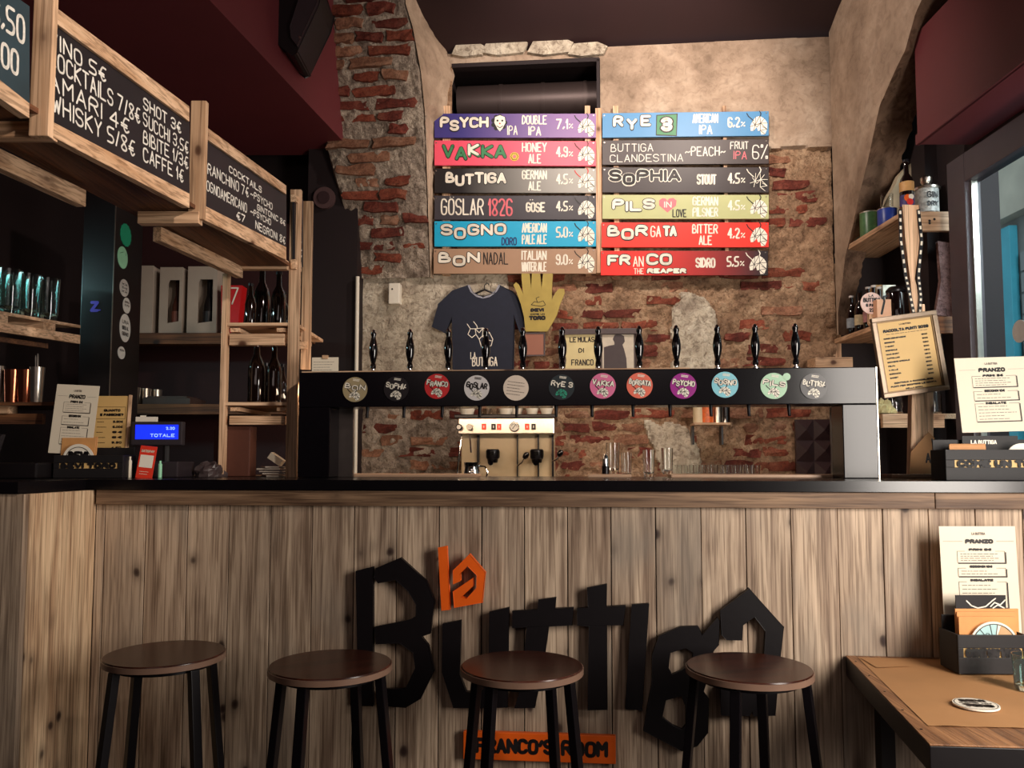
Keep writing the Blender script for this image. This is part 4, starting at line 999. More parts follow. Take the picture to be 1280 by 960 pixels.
# bottles and glasses on the ladder shelves
BOT = [(0,0),(.034,0),(.036,.01),(.036,.15),(.030,.18),(.014,.215),(.012,.27),(.015,.272),(.015,.285),(0,.285)]
def bottle(name, label, x, y, z, s, mat, group=None, lab=None, capm=None, prof=BOT, lz=(.05, .12)):
    t = thing(name, label, 'bottle', (x, y, z), group=group)
    mb = MB(); mb.lathe([(r*s, h*s) for r, h in prof], n=20); gb = mb.build('glass_body', mat, t, local=True, smooth=True)
    if lab: mb = MB(); mb.lathe([(.0365*s, lz[0]*s), (.0365*s, lz[1]*s)], n=20); mb.build('bottle_label', lab, gb, local=True, smooth=True)
    mb = MB(); k = prof[-2]; mb.lathe([(0, k[1]*s+.0002), (k[0]*1.12*s, k[1]*s-.010), (k[0]*1.12*s, k[1]*s+.0005), (0, k[1]*s+.0012)][1:], n=16); mb.build('cap', capm or M_iron, gb, local=True)
    return t
zl1 = W(320, 404, YP).z; zl2 = W(320, 503, YP).z
for i, (px, s, dy) in enumerate(((313, .62, .1), (327, .95, .2), (348, .8, .12), (355, .62, .26))):
    x = W(px, 400, YP+dy).x
    bottle('dark_bottle', ('short dark bottle, leftmost on the upper ladder shelf', 'tall dark bottle with a bright glint on the upper ladder shelf', 'dark bottle beside the front ladder post, upper shelf', 'small dark bottle behind the front ladder post, upper shelf')[i], x, YP+dy, zl1, s, M_bottle, 'dark bottles on the ladder shelves')
for i, (px, s, dy) in enumerate(((320, .92, .1), (332, .62, .22), (342, .85, .1), (353, .6, .2))):
    x = W(px, 500, YP+dy).x
    bottle('dark_bottle', ('tall dark bottle, leftmost on the lower ladder shelf', 'short dark bottle between two taller ones, lower ladder shelf', 'second tall dark bottle on the lower ladder shelf', 'short dark bottle beside the front post, lower ladder shelf')[i], x, YP+dy, zl2, s, M_bottle, 'dark bottles on the ladder shelves')
# items under the ladder on the counter
mb = MB(); a = W(287, 594, YP+.2); b = W(331, 535, YP+.2); mb.box(a.x, b.x, YP+.02, YP+.1, ztop+.001, b.z)
tag(mb.build('brown_box', plain('brown_carton', (84,44,30), .6), bev=.003), 'plain dark brown box under the ladder shelf', 'box')
def sheet_stack(name, label, px, py, w, d, n, mat, cat, y=None, z=None, seed=0):
    rr = random.Random(seed); y = y or YP+.12; z = z or ztop+.001; p = W(px, py, y)
    t = thing(name, label, cat, (p.x, y, z))
    for i in range(n):
        mb = MB(Matrix.Translation((0, 0, i*.0085)) @ Matrix.Rotation(rr.uniform(-.5, .5), 4, 'Z') @ Matrix.Rotation(rr.uniform(-.02, .02), 4, 'Y'))
        k_ = rr.uniform(.8, 1.05); mb.box(-w/2*k_, w/2*k_, -d/2, d/2, .0002, .0035+.003*rr.random()); mb.build('sheet', mat, t, local=True)
    return t
sheet_stack('paper_pile', 'untidy pile of pale papers beside the ladder post', 342, 590, .09, .12, 5, M_box, 'papers', y=YP+.05, seed=2)
mb = MB(Matrix.Translation(W(341, 563, YP+.05)) @ Matrix.Rotation(.75, 4, 'Y')); mb.box(-.028, .028, -.02, .02, -.012, .012)
mb2_ = MB(); p = W(343, 590, YP+.05)
rt = thing('small_carton', 'small pale carton tilted on top of the paper pile', 'box', (W(341, 563, YP+.05).x, YP+.05, ztop+.045))
mb = MB(Matrix.Rotation(.6, 4, 'Y')); mb.box(-.028, .028, -.02, .02, .014, .04); mb.box(-.012, .002, -.021, -.0202, .015, .039); mb.build('carton', M_paper, rt, local=True)
# crumpled bags and tray on the back shelves
def crumple(name, label, p, sx, sy, sz, mat, cat, seed):
    mb = MB(); n, m = 18, 9; rings = []
    for i in range(m):
        a = PI/2*i/(m-1); r = []
        for j in range(n):
            b = 2*PI*j/n; d = Vector((math.cos(a)*math.cos(b), math.cos(a)*math.sin(b), math.sin(a)))
            k_ = 1+.35*noise.noise(d*2.2+Vector((seed,0,0)))+.15*noise.noise(d*6+Vector((0,seed,0)))
            r.append(mb.av([(p.x+d.x*sx*k_, p.y+d.y*sy*k_, p.z+d.z*sz*k_)]))
        rings.append(r)
    for i in range(m-1):
        for j in range(n): mb.face((rings[i][j], rings[i][(j+1)%n], rings[i+1][(j+1)%n], rings[i+1][j]))
    return tag(mb.build(name, mat), label, cat)
pz = W(262, 592, YP-.02); pz.z = ztop+.001
crumple('crumpled_bag', 'crumpled dark plastic bag on the counter left of the ladder', pz, .055, .04, .055, plain('dark_plastic', (70,58,58), .3, noise_amt=.2), 'bag', 4)
zt5 = W(200, 505, YB).z
mb = MB(); a = W(180, 505, YB+.05); b = W(240, 486, YB+.05); mb.box(a.x, b.x, YB+.03, YB+.25, zt5+.0, zt5+.035); mb.box(a.x+.02, b.x-.02, YB+.04, YB+.22, zt5+.0351, zt5+.045)
tag(mb.build('flat_tray', plain('dull_tray', (88,70,64), .3, .3), bev=.003), 'flat dark tray stacked with papers on the middle back shelf', 'tray')
for i, px in enumerate((170, 176, 183)):
    x = W(px, 500, YB+.02).x; mb = MB(); mb.lathe([(.028, zt5+.0), (.031, zt5+.09), (.028, zt5+.09), (.025, zt5+.005), (0, zt5+.005)][:4]+[(.024, zt5+.004)], c=(x-.02, YB+.04+.07*i, 0), n=16)
    tag(mb.build('steel_cup', M_steel, smooth=True), ('small steel cup half hidden by the black column','middle small steel cup on the back shelf','rightmost small steel cup on the back shelf, nearest the tray')[i], 'cup', 'steel cups beside the column')

# left shelf with glasses and lower shelf with metal cups
YG = 2.95
lsh = thing('glass_shelf', 'pine pallet-style shelf with rows of glasses at the left edge', 'shelf', (-1.9, YG, H+.45))
g0 = W(101, 407, 3.16); g1 = W(-60, 377, 2.70); zg = (W(50, 397, 2.99)).z
g0.z = g1.z = zg
dv = (g1-g0).normalized(); bk = Vector((-1, -.1, 0)).normalized()
def slab(p, q, dpt_, z0, z1, name, mat, par):
    mb = MB(); k_ = bk*dpt_; lo = Vector((0,0,z0)); hi = Vector((0,0,z1))
    mb.hexa([p+lo, p+k_+lo, q+k_+lo, q+lo, p+hi, p+k_+hi, q+k_+hi, q+hi]); return mb.build(name, mat, par, bev=.001)
slab(g0, g1, .34, -.012, 0, 'shelf_board', M_pine['Y'], lsh); slab(g0, g1, .02, -.075, -.040, 'lower_rail', M_pine['Y'], lsh)
for t_ in (.22, .60, .97):
    q = g0.lerp(g1, t_); slab(q, q+dv*.05, .3, -.0395, -.0125, 'spacer', M_pine['X'], lsh)
slab(g0+bk*.12, g1+bk*.12, .02, -.095, -.076, 'lower_rail', M_dpine, lsh)
TUM = [(.021,0),(.025,.02),(.0285,.125),(.027,.125),(.0235,.022),(.0,.012)]
tum = None
def tumbler_at(x, y, z, s, label, group, name='glass_tumbler', mat=None, flip=False, prof=TUM):
    mb = MB(); pf = [(0.0,0)]+[(r*s, h*s) for r, h in prof]
    if flip: pf = [(r, prof[2][1]*s-h) for r, h in pf][::-1]
    mb.lathe(pf, n=16); o = mb.build(name, mat or M_glass, loc=(0,0,0), smooth=True); o.location = (x, y, z); return tag(o, label, 'glass', group)
base = None; gcount = 0
for row_ in range(3):
    for i in range(10):
        q = g0 + dv*(.085+i*.078+.03*row_) + bk*(.05+.085*row_)
        if base is None: base = tumbler_at(q.x, q.y, q.z+.001, 1.33, 'clear tumbler at the column end of the front row, left shelf', 'tumblers on the left shelf', mat=M_glass_t)
        else: c_ = base.copy(); COL.objects.link(c_); c_.location = (q.x, q.y, q.z+.001); c_['label'] = 'clear tumbler in the %s row of glasses on the left shelf' % ('front', 'middle', 'rear')[row_]
# metal cups on lower-left shelf
ls2 = thing('cup_shelf', 'short rough pine shelf carrying metal cups at the left edge', 'shelf', (-1.75, 2.95, H+.16))
yS = 2.95; a = W(-80, 530, yS); b = W(53, 517, yS); zc2 = W(20, 503, yS).z
mb = MB(); mb.box(a.x, b.x, yS, yS+.02, a.z, b.z); mb.build('lower_rail', M_dpine, ls2)
mb = MB(); mb.box(a.x, b.x+.06, yS-.02, yS+.28, zc2-.012, zc2); mb.build('shelf_board', M_dpine, ls2)
mb = MB(); q = W(12, 503, yS); mb.box(q.x-.08, q.x, yS-.01, yS+.05, b.z-.0, zc2-.0125); mb.build('spacer', M_pine['X'], ls2)
for i, (px, m_, h_, r_) in enumerate(((-6, M_steel, .14, .030), (15, M_copper, .125, .030), (31, M_copper, .125, .029), (45, M_steel, .135, .027))):
    x = W(px, 500, yS+.05).x; mb = MB(); mb.lathe([(0,0),(r_*.8,0),(r_,h_),(r_*.95,h_),(r_*.76,.004),(0,.004)], n=22); o = mb.build('metal_cup', m_, loc=(0,0,0), smooth=True); o.location = (x, yS+.05, zc2+.001)
    tag(o, ('steel shaker cup at the very left edge of the lower shelf', 'copper cup, left of the copper pair', 'copper cup, right of the copper pair', 'ribbed steel cup with stirrers nearest the column')[i], 'cup', 'metal cups on the left shelf')
    if i == 3: qx = x
for i in range(6):
    mb = MB(); a_ = Vector((qx+rnd.uniform(-.01,.01), yS+.05+rnd.uniform(-.01,.01), zc2+.006)); mb.tube([a_, a_+Vector((rnd.uniform(-.012,.01), 0, .165+rnd.random()*.02))], .0016, 6)
    tag(mb.build('bar_spoon', M_steel), 'thin steel stirrer standing in the ribbed steel cup', 'stirrer', 'stirrers in the steel cup')
# ------------------------------------------------------------------ things on the wall between the boards and the taps
vD = WV-.05
def wallrect(px0, py0, px1, py1, v): a = L(px0, py1, v); b = L(px1, py0, v); return a.x, b.x, a.z, b.z
# white holder
x0, x1, z0, z1 = wallrect(487, 355, 501, 381, vD); mb = MB(BAR); mb.box(x0, x1, vD-.03, vD+.03, z0, z1)
wh = BT('wall_dispenser', 'small white box with a dark dot fixed high on the pale plaster', 'dispenser', (x0+x1)/2, vD, z0); mb.build('case', M_white, wh, bev=.006)
mb = MB(BAR); mb.disc(((x0+x1)/2-.01, z1-.035), .005, vD-.0315, 10); mb.build('button', M_ink, wh)
# t-shirt on hanger
SH = [(548,380),(566,364),(586,357),(592,366),(604,371),(618,366),(624,357),(640,364),(655,379),(662,408),(650,414),(643,396),(641,470),(567,470),(565,398),(556,415),(541,408)]
sh = BT('hanging_tshirt', 'navy T-shirt with a white line-drawn bull hanging on the wall', 'T-shirt', L(603, 420, vD).x, vD, L(603, 470, vD).z)
vS = WV-.075
M_navy = plain('navy_cotton', (30,34,50), .85, nscale=30, noise_amt=.1)
def shp(p, v): q = L(p[0], p[1], v); return (q.x, q.z)
pts = [shp(p, vS) for p in SH]; mb = MB(BAR); mb.poly(pts, vS, vS+.02)
mb.build('fabric', M_navy, sh, bev=.005)
mb = MB(BAR); mb.strokes([[shp(p, vS) for p in ((586,357),(589,364),(596,370),(604,372),(612,370),(620,364),(624,357))]], .011, vS-.001); mb.build('collar', plain('pale_collar', (150,150,160), .7), sh)
mb = MB(BAR); x0, z0 = shp((588, 436), vS); x1, z1 = shp((618, 402), vS)
P_ = lambda a, b: shp((a, b), vS)
bl = [[(584,405),(588,411),(594,411)],[(592,402),(596,407),(597,411)],[(588,411),(585,418),(590,422),(595,418),(594,411)],[(594,411),(604,410),(612,416),(616,424),(614,432),(609,434),(606,424),(603,420)],[(595,418),(599,424),(602,434),(604,440),(608,440)],[(604,410),(603,420),(609,418),(612,416)],[(599,424),(603,420)],[(594,411),(599,416),(604,410)],[(609,418),(606,424),(614,426)]]
mb.strokes([[P_(*p) for p in l] for l in bl], .004, vS-.001)
a = P_(590, 458); b = P_(612, 446); text(mb, 'LA', P_(588, 440)[0], P_(588, 449)[1], P_(595, 440)[0], P_(595, 440)[1], .004, vS-.001); text(mb, 'BUTTIGA', a[0], a[1], P_(622, 446)[0], b[1], .006, vS-.001)
mb.build('print', M_white, sh)
mb = MB(BAR); q = L(605, 362, vS); 
mb.tube([(q.x-.13, vS+.025, q.z-.05), (q.x, vS+.025, q.z+.005), (q.x+.13, vS+.025, q.z-.05)], .006, 8); mb.tube([(q.x, vS+.025, q.z), (q.x, vS+.025, q.z+.03), (q.x+.014, vS+.025, q.z+.044), (q.x+.026, vS+.03, q.z+.032)], .003, 8)
mb.build('hanger', M_iron, sh)
# hand shaped sign
HD = [(642,356),(645,353),(649,356),(654,367),(652,350),(652,342),(662,342),(664,360),(665,342),(675,342),(677,360),(679,342),(691,342),(690,362),(690,374),(694,366),(699,361),(705,361),(706,367),(700,381),(696,394),(690,405),(684,414),(657,414),(655,396),(651,380),(646,366)]
hs = BT('hand_sign', 'olive yellow cut-out sign shaped like an open hand with black lettering', 'sign', L(672, 380, vD).x, vD, L(672, 412, vD).z)
mb = MB(BAR); vH = WV-.102; mb.poly([shp(p, vH) for p in HD], vH, vH+.012); mb.build('panel', plain('olive_yellow', (168,146,72), .5, noise_amt=.12, nscale=14), hs, bev=.001)
mb = MB(BAR)
def ttx(s, x0, y0, x1, y1, w, v): a = shp((x0, y1), v); b = shp((x1, y0), v); text(mb, s, a[0], a[1], b[0], b[1], w, v-.001)
ttx('DEVI', 663, 385, 680, 390, .009, vH); ttx('COME UN', 663, 391.5, 681, 394, .003, vH); ttx('TORO', 661, 394.5, 682, 400.5, .010, vH)
mb.mi = 0; mb.strokes([[shp(p, vH) for p in ((664,381),(668,377),(673,378),(679,376),(682,381),(677,383),(670,382),(664,381))], [shp(p, vH) for p in ((672,378),(670,373),(674,371))]], .003, vH-.001)
mb.build('lettering', M_ink, hs)
# framed double picture, small brown picture
fr = BT('double_picture_frame', 'wide dark frame holding a parchment text and a silhouette portrait', 'picture', L(750, 460, vD).x, vD, L(750, 470, vD).z)
x0, x1, z0, z1 = wallrect(699, 410, 802, 472, vH)
def frame_bars(par, M, x0, x1, z0, z1, y, w, th, mat, name='frame_bar', bev=.002):
    for (a, b, c, d) in ((x0, x1, z1-w, z1), (x0, x1, z0, z0+w), (x0, x0+w, z0+w, z1-w), (x1-w, x1, z0+w, z1-w)):
        mb = MB(M); mb.box(a, b, y, y+th, c, d); mb.build(name, mat, par, bev=bev)
M_frame = plain('dark_grey_frame', (78,66,66), .45)
frame_bars(fr, BAR, x0, x1, z0, z1, vH, .03, .03, M_frame)
mb = MB(BAR); mb.box(x0+.03, x1-.03, vH+.018, vH+.028, z0+.03, z1-.03); mb.build('mount', M_frame, fr)
pa = [shp(p, vH+.017) for p in ((706,418),(744,418),(743,430),(745,445),(744,466),(706,466),(708,450),(706,435))]
mb = MB(BAR); mb.poly(pa, vH+.014, vH+.0175); mb.build('parchment', plain('parchment', (206,190,140), .6, noise_amt=.08, nscale=16), fr)
mb = MB(BAR); v = vH+.013
for s_, a_ in (('LE MULAS', (712, 421, 743, 428)), ('DI', (723, 435, 730, 441)), ('FRANCO', (714, 449, 742, 457))): ttx(s_, *a_, .005, v)
mb.build('lettering', M_ink, fr)
x0, x1, z0, z1 = wallrect(753, 418, 792, 466, v); mb = MB(BAR); mb.box(x0, x1, vH+.014, vH+.0175, z0, z1); mb.build('photo_print', plain('photo_print_pale', (190,178,160), .5, noise_amt=.1), fr)
mb = MB(BAR); mb.poly([shp(p, v) for p in ((755,466),(755,434),(762,432),(768,431),(768,428),(766,424),(768,419),(774,417),(780,420),(781,427),(778,431),(780,436),(783,448),(784,466))], v-.001); mb.build('silhouette', plain('silhouette_print', (62,50,52), .5), fr)
x0, x1, z0, z1 = wallrect(653, 417, 680, 444, vH); sp = BT('small_picture', 'small plain reddish brown picture hung below the hand sign', 'picture', (x0+x1)/2, vH, z0)
mb = MB(BAR); mb.box(x0, x1, vH, vH+.014, z0, z1); mb.build('panel', plain('brown_print', (150,98,80), .5, noise_amt=.1, nscale=8), sp, bev=.001); frame_bars(sp, BAR, x0-.006, x1+.006, z0-.006, z1+.006, vH-.003, .008, .012, M_frame, bev=0)
# white conduit and clip paper on the dark return
a = L(446, 345, 1.76); b = L(443, 596, 1.76); mb = MB(BAR); mb.tube([(b.x, 1.775, b.z-.1), (a.x, 1.775, a.z)], .011, 12)
tag(mb.build('white_conduit', M_white, smooth=True), 'white vertical conduit pipe at the left edge of the brick wall', 'pipe')
a = L(391, 461, vT+.03); b = L(424, 447, vT+.03); cp = BT('clipped_paper', 'white paper sheet with a small clip on the left end of the tap tower', 'paper', (a.x+b.x)/2, vT+.03, zT+.001)
mb = MB(BAR); mb.box(a.x, b.x, vT+.02, vT+.023, zT+.0012, b.z); mb.build('sheet', M_paper, cp); mb = MB(BAR); xm = (a.x+b.x)/2
mb.box(xm-.011, xm+.011, vT+.015, vT+.0285, b.z-.006, b.z+.008); mb.build('clip', M_pine['X'], cp, bev=.002)
mb = MB(BAR); emit_lines(mb, a.x+.006, b.x-.006, zT+.006, b.z-.012, 4, .0015, vT+.0195, 0); mb.build('lettering', M_inkg, cp)
# dark faceted panel and steel edge at the right end
pn = BT('faceted_panel', 'dark wall panel of raised pyramid facets behind the right tap post', 'panel', L(1018, 560, WV-.08).x, WV-.08, 1.0)
x0, x1, z0, z1 = wallrect(997, 524, 1041, 603, WV-.08); nx, nz = 2, 3; M_fac = plain('dark_facet', (46,28,30), .4)
mb = MB(BAR); mb.box(x0, x1, WV-.06, WV-.04, z0, z1); mb.build('backing', M_fac, pn)
for i in range(nx):
    for j in range(nz):
        a, b, c, d = x0+(x1-x0)*i/nx, x0+(x1-x0)*(i+1)/nx, z0+(z1-z0)*j/nz, z0+(z1-z0)*(j+1)/nz
        mb = MB(BAR); n = mb.av([(a, WV-.0605, c), (b, WV-.0605, c), (b, WV-.0605, d), (a, WV-.0605, d), ((a+b)/2, WV-.10, (c+d)/2)])
        for k_ in range(4): mb.face((n+k_, n+(k_+1) % 4, n+4))
        mb.build('facet', M_fac, pn)
mb = MB(BAR); a = L(1037, 510, .5); mb.tube([(a.x, .49, ztop+.001), (a.x, .49, zB)], .004, 8); mb.build('edge_rod', M_steel, tw)
# hanging shelf of jars glimpsed under the beam
vj = WV-.25
js = BT('jar_shelf', 'small wall shelf seen just below the tap beam, right of centre', 'shelf', L(885, 530, vj).x, vj, L(885, 529, vj).z)
x0, x1, z0, z1 = wallrect(868, 528, 913, 531, vj); mb = MB(BAR); mb.box(x0, x1, vj, vj+.17, z0, z1); mb.build('shelf_board', M_pine['X'], js)
for xx in (x0+.01, x1-.02): mb = MB(BAR); mb.box(xx, xx+.01, vj+.16, vj+.235, z0-.1, z0); mb.build('bracket', M_iron, js)
for px, m_, lb, r_ in ((862, M_cream, 'cream ceramic jar on the small wall shelf', .028), (884, plain('amber_jar_fill', (214,92,30), .3, noise_amt=.35, nscale=60), 'amber filled jar on the small wall shelf', .034), (897, M_steel, 'narrow steel tin on the small wall shelf', .018), (907, M_bottle, 'dark jar at the right end of the small wall shelf', .024)):
    q = L(px if px > 865 else 873, 528, vj+.05); mb = MB(BAR); mb.lathe([(0,0),(r_,0),(r_,.10),(r_*.9,.125),(0,.125)], c=(q.x, vj+.05, z1+.001), n=20)
    t = BT('storage_jar', lb, 'jar', q.x, vj+.05, z1+.001, 'jars on the small wall shelf'); mb.build('body', m_, t, smooth=True)
    mb = MB(BAR); mb.lathe([(0,.1255),(r_*.95,.1255),(r_*.95,.14),(0,.14)], c=(q.x, vj+.05, z1+.001), n=20); mb.build('lid', M_steel, t, smooth=True)

# ------------------------------------------------------------------ back counter and espresso machine
zbc = 1.09
bc = BT('back_counter', 'low steel-topped work counter against the brick wall', 'counter', L(740, 600, 1.5).x, 1.6, 0)
mb = MB(BAR); mb.box(uL+.02, uR-.0, 1.36, WV-.05, zbc-.03, zbc); mb.build('worktop', M_steel, bc, bev=.003)
for i in range(4):
    a = uL+.02+(uR-uL-.04)*i/4; b = uL+.02+(uR-uL-.04)*(i+1)/4; mb = MB(BAR); mb.box(a+.003, b-.003, 1.40, 1.9, .08, zbc-.031); mb.build('cabinet', M_blk, bc)
ve = 1.42
def ER(px0, py0, px1, py1, v=ve): a = L(px0, py1, v); b = L(px1, py0, v); return a.x, b.x, a.z, b.z
es = BT('espresso_machine', 'cream and chrome two-group espresso machine on the back counter', 'coffee machine', L(632, 600, ve).x, ve, zbc)
x0, x1, z0, z1 = ER(570, 521, 693, 600)
zb_ = zbc+.001
mb = MB(BAR); mb.box(x0+.01, x1-.01, ve+.10, ve+.38, zb_+.03, z1-.005); mb.build('body', M_cream, es, bev=.006)
mb = MB(BAR); mb.box(x0-.012, x1+.004, ve+.0, ve+.40, z1-.004, z1+.014); mb.build('cup_tray', M_iron, es, bev=.004)
_, _, zp0, zp1 = ER(570, 522, 693, 543); mb = MB(BAR); mb.box(x0+.012, x1, ve-.02, ve+.11, zp0, z1-.005); mb.build('control_panel', M_steel, es, bev=.005)
mb = MB(BAR); mb.box(x0, x1, ve-.03, ve+.36, zb_, zb_+.03); mb.build('drip_base', M_steel, es, bev=.004)
for px, w_ in ((601, .012), (650, .006), (676, .008), (694, .010)):
    q = L(px-3, 560, ve+.09); mb = MB(BAR); mb.box(q.x-w_/2, q.x+w_/2, ve+.075, ve+.11, zb_+.03, zp0-.001); mb.build('panel_edge', M_iron, es)
M_redb = plain('red_switch', (236,56,30), .35, emit=.5)
for px, m_ in ((605, M_redb), (617, M_blk), (624, M_redb), (659, M_redb), (667, M_blk)):
    q = L(px, 533.5, ve-.02); mb = MB(BAR); mb.box(q.x-.011, q.x+.011, ve-.027, ve-.0205, q.z-.015, q.z+.015); o = mb.build('rocker_switch', m_, es, bev=.002)
    mb = MB(BAR); mb.box(q.x-.002, q.x+.002, ve-.028, ve-.0271, q.z-.006, q.z+.006); mb.build('switch_mark', M_white, o)
q = L(643, 533.5, ve-.02); mb = MB(BAR @ Matrix.Translation((q.x, 0, q.z))); mb.disc((0,0), .025, ve-.032, 24, .011); g_ = mb.build('pressure_gauge', M_chrome, es)
mb = MB(BAR @ Matrix.Translation((q.x, 0, q.z))); mb.disc((0,0), .020, ve-.0328, 24); mb.mi = 1; mb.strokes([[(-.008,-.010),(.007,.010)]], .003, ve-.0335); mb.strokes([[(.014*math.cos(a*.6), .014*math.sin(a*.6)) for a in range(0, 6)]], .002, ve-.0334); mb.build('gauge_face', [M_white, M_ink], g_)
for px, r_ in ((574, .016), (587, .016)):
    q = L(px, 534, ve-.04); mb = MB(BAR @ Matrix.Translation((q.x, ve-.02, q.z)) @ Matrix.Rotation(PI/2, 4, 'X')); mb.lathe([(0,0),(r_*.8,0),(r_,.010),(r_,.03),(r_*.8,.034),(0,.034)], n=18); kb_ = mb.build('steam_knob', M_iron if px == 574 else M_steel, es, smooth=True)
    mb = MB(BAR @ Matrix.Translation((q.x, ve-.055, q.z))); mb.disc((0,0), .011, -.0005, 16); mb.build('knob_cap', M_white, kb_)
for px in (616, 671):
    q = L(px, 570, ve+.03); Mg = BAR @ Matrix.Translation((q.x, ve+.03, q.z))
    mb = MB(Mg); mb.lathe([(0,-.015),(.030,-.015),(.034,-.005),(.034,.028),(.028,.034),(0,.034)], n=20); mb.box(-.028, .028, 0, .075, -.008, .026); gh_ = mb.build('group_head', M_iron, es, smooth=True)
    mb = MB(Mg); mb.lathe([(0,-.034),(.024,-.034),(.028,-.0155),(0,-.0155)], n=18); mb.tube([(0,-.02,-.024),(0,-.10,-.034)], [.010,.013], 10); mb.build('portafilter', M_black_gloss, es, smooth=True)
    mb = MB(Mg); mb.box(-.010, .010, -.036, -.0345, .004, .022); mb.build('head_badge', M_chrome, gh_)
for (pp, kn) in ((((646,583),(652,578),(657,570)), (657,570)), (((690,577),(696,574),(700,568)), (700,567))):
    qs = [L(a, b, ve-.01) for a, b in pp]; mb = MB(BAR); mb.tube([(p.x, ve-.01, p.z) for p in qs], .004, 8); mb.build('lever_arm', M_chrome, es, smooth=True)
    q = L(kn[0], kn[1], ve-.01); mb = MB(BAR @ Matrix.Translation((q.x, ve-.01, q.z)) @ Matrix.Rotation(.6, 4, 'Y')); mb.lathe([(0,-.018),(.010,-.014),(.015,0),(.012,.016),(0,.022)], n=14); mb.build('lever_knob', M_black_gloss, es, smooth=True)
for px, px2_, by in ((578, 573, 592), (588, 590, 566)):
    a = L(px, 540, ve+.02); b = L(px2_, by, ve-.0); mb = MB(BAR); mb.tube([(a.x, ve+.03, a.z), (a.x, ve-.01, a.z-.02), ((a.x+b.x)/2, ve-.02, (a.z+b.z)/2), (b.x, ve-.03, b.z)], .0045, 8); mb.build('steam_wand', M_chrome, es, smooth=True)
# milk jug
q = L(591, 596, ve-.1); jg = BT('milk_jug', 'chrome milk jug with handle in front of the espresso machine', 'jug', q.x, ve-.12, zbc+.001)
mb = MB(BAR @ Matrix.Translation((q.x, ve-.12, zbc+.001))); mb.lathe([(0,0),(.043,0),(.046,.01),(.040,.085),(.036,.10),(.041,.128),(.039,.128),(.034,.10),(.037,.085),(.042,.014),(0,.006)], n=24); mb.build('body', M_chrome, jg, smooth=True)
mb = MB(BAR @ Matrix.Translation((q.x, ve-.12, zbc+.001))); mb.tube([(.036,0,.11),(.062,0,.108),(.075,0,.08),(.066,0,.045),(.043,0,.03)], .0045, 8); mb.build('handle', M_chrome, jg, smooth=True)
# cups on the machine
ztray = z1+.015
CUPP = [(0,0),(.022,0),(.026,.006),(.040,.055),(.042,.062),(.039,.062),(.036,.05),(.022,.008),(0,.006)]
def cup_at(px, v, z, s, mat, label, name='coffee_cup', cat='cup', group='cups on top of the espresso machine', prof=CUPP):
    q = L(px, 515, v); mb = MB(); mb.lathe([(r*s, h*s) for r, h in prof], n=20); o = mb.build(name, mat, loc=(0,0,0), smooth=True); o.location = BAR @ Vector((q.x, v, z)); return tag(o, label, cat, group)
for k_ in range(3): cup_at(584, ve+.15, ztray+.022*k_, 1.25, M_white, ('bottom', 'middle', 'top')[k_]+' bowl of the white stack on the espresso machine', 'bowl', 'bowl', 'white bowls stacked on the espresso machine')
for i, (px, s) in enumerate(((606, .9), (617, .95), (632, 1.1), (645, 1.1))): cup_at(px, ve+.12+.05*(i % 2), ztray, s, M_glass if i < 2 else M_white, ('small clear glass, left one on the espresso machine', 'small clear glass, right one on the espresso machine', 'white cup beside the glasses on the machine', 'white cup in the middle of the machine top')[i])
for i, px in enumerate((665, 683)):
    o = cup_at(px, ve+.12, ztray, .95, M_white, ('patterned white cup, left of the pair at the right end of the machine', 'patterned white cup, rightmost on the machine')[i])
# glasses on the back counter and the service counter
def gl_at(px, v, z, s, label, group, name='drinking_glass', prof=TUM):
    q = L(px, 580, v); mb = MB(); pf = [(0,0)]+[(r*s, h*s) for r, h in prof]; mb.lathe(pf, n=18); o = mb.build(name, M_glass, loc=(0,0,0), smooth=True); o.location = BAR @ Vector((q.x, v, z)); return tag(o, label, 'glass', group)
ty = {0: 'tall clear glass, leftmost behind the counter edge', 1: 'clear glass, second behind the counter edge', 2: 'clear glass, third behind the counter edge', 3: 'clear glass at the end of the short row'}
for i, (px, s) in enumerate(((766, .95), (783, .72), (811, .80), (834, .78))): gl_at(px, .50+(.065 if i == 0 else 0), ztop+(.0115 if i in (0, 3) else .0015), s, ty[i], 'glasses on the service counter')
for i, px in enumerate(range(846, 950, 15)):
    for r_ in range(2): gl_at(px+7*r_, 1.46+.09*r_, zbc+.001, .92, ('clear glass in the front row','clear glass in the rear row')[r_]+' of low glasses on the back counter', 'glasses in rows on the back counter')
bk_ = BT('salt_bottle', 'small dark bottle with chrome cap beside the tall glass', 'bottle', L(760, 590, .52).x, .52, ztop+.0115)
mb = MB(BAR @ Matrix.Translation((L(757, 590, .50).x, .50, ztop+.0115))); mb.lathe([(0,0),(.014,0),(.014,.03),(0,.03)], n=14); mb.build('base', M_iron, bk_, smooth=True)
mb = MB(BAR @ Matrix.Translation((L(757, 590, .50).x, .50, ztop+.0115))); mb.lathe([(0,.0302),(.012,.0302),(.011,.06),(.005,.075),(0,.075)], n=14); mb.build('top', M_chrome, bk_, smooth=True)

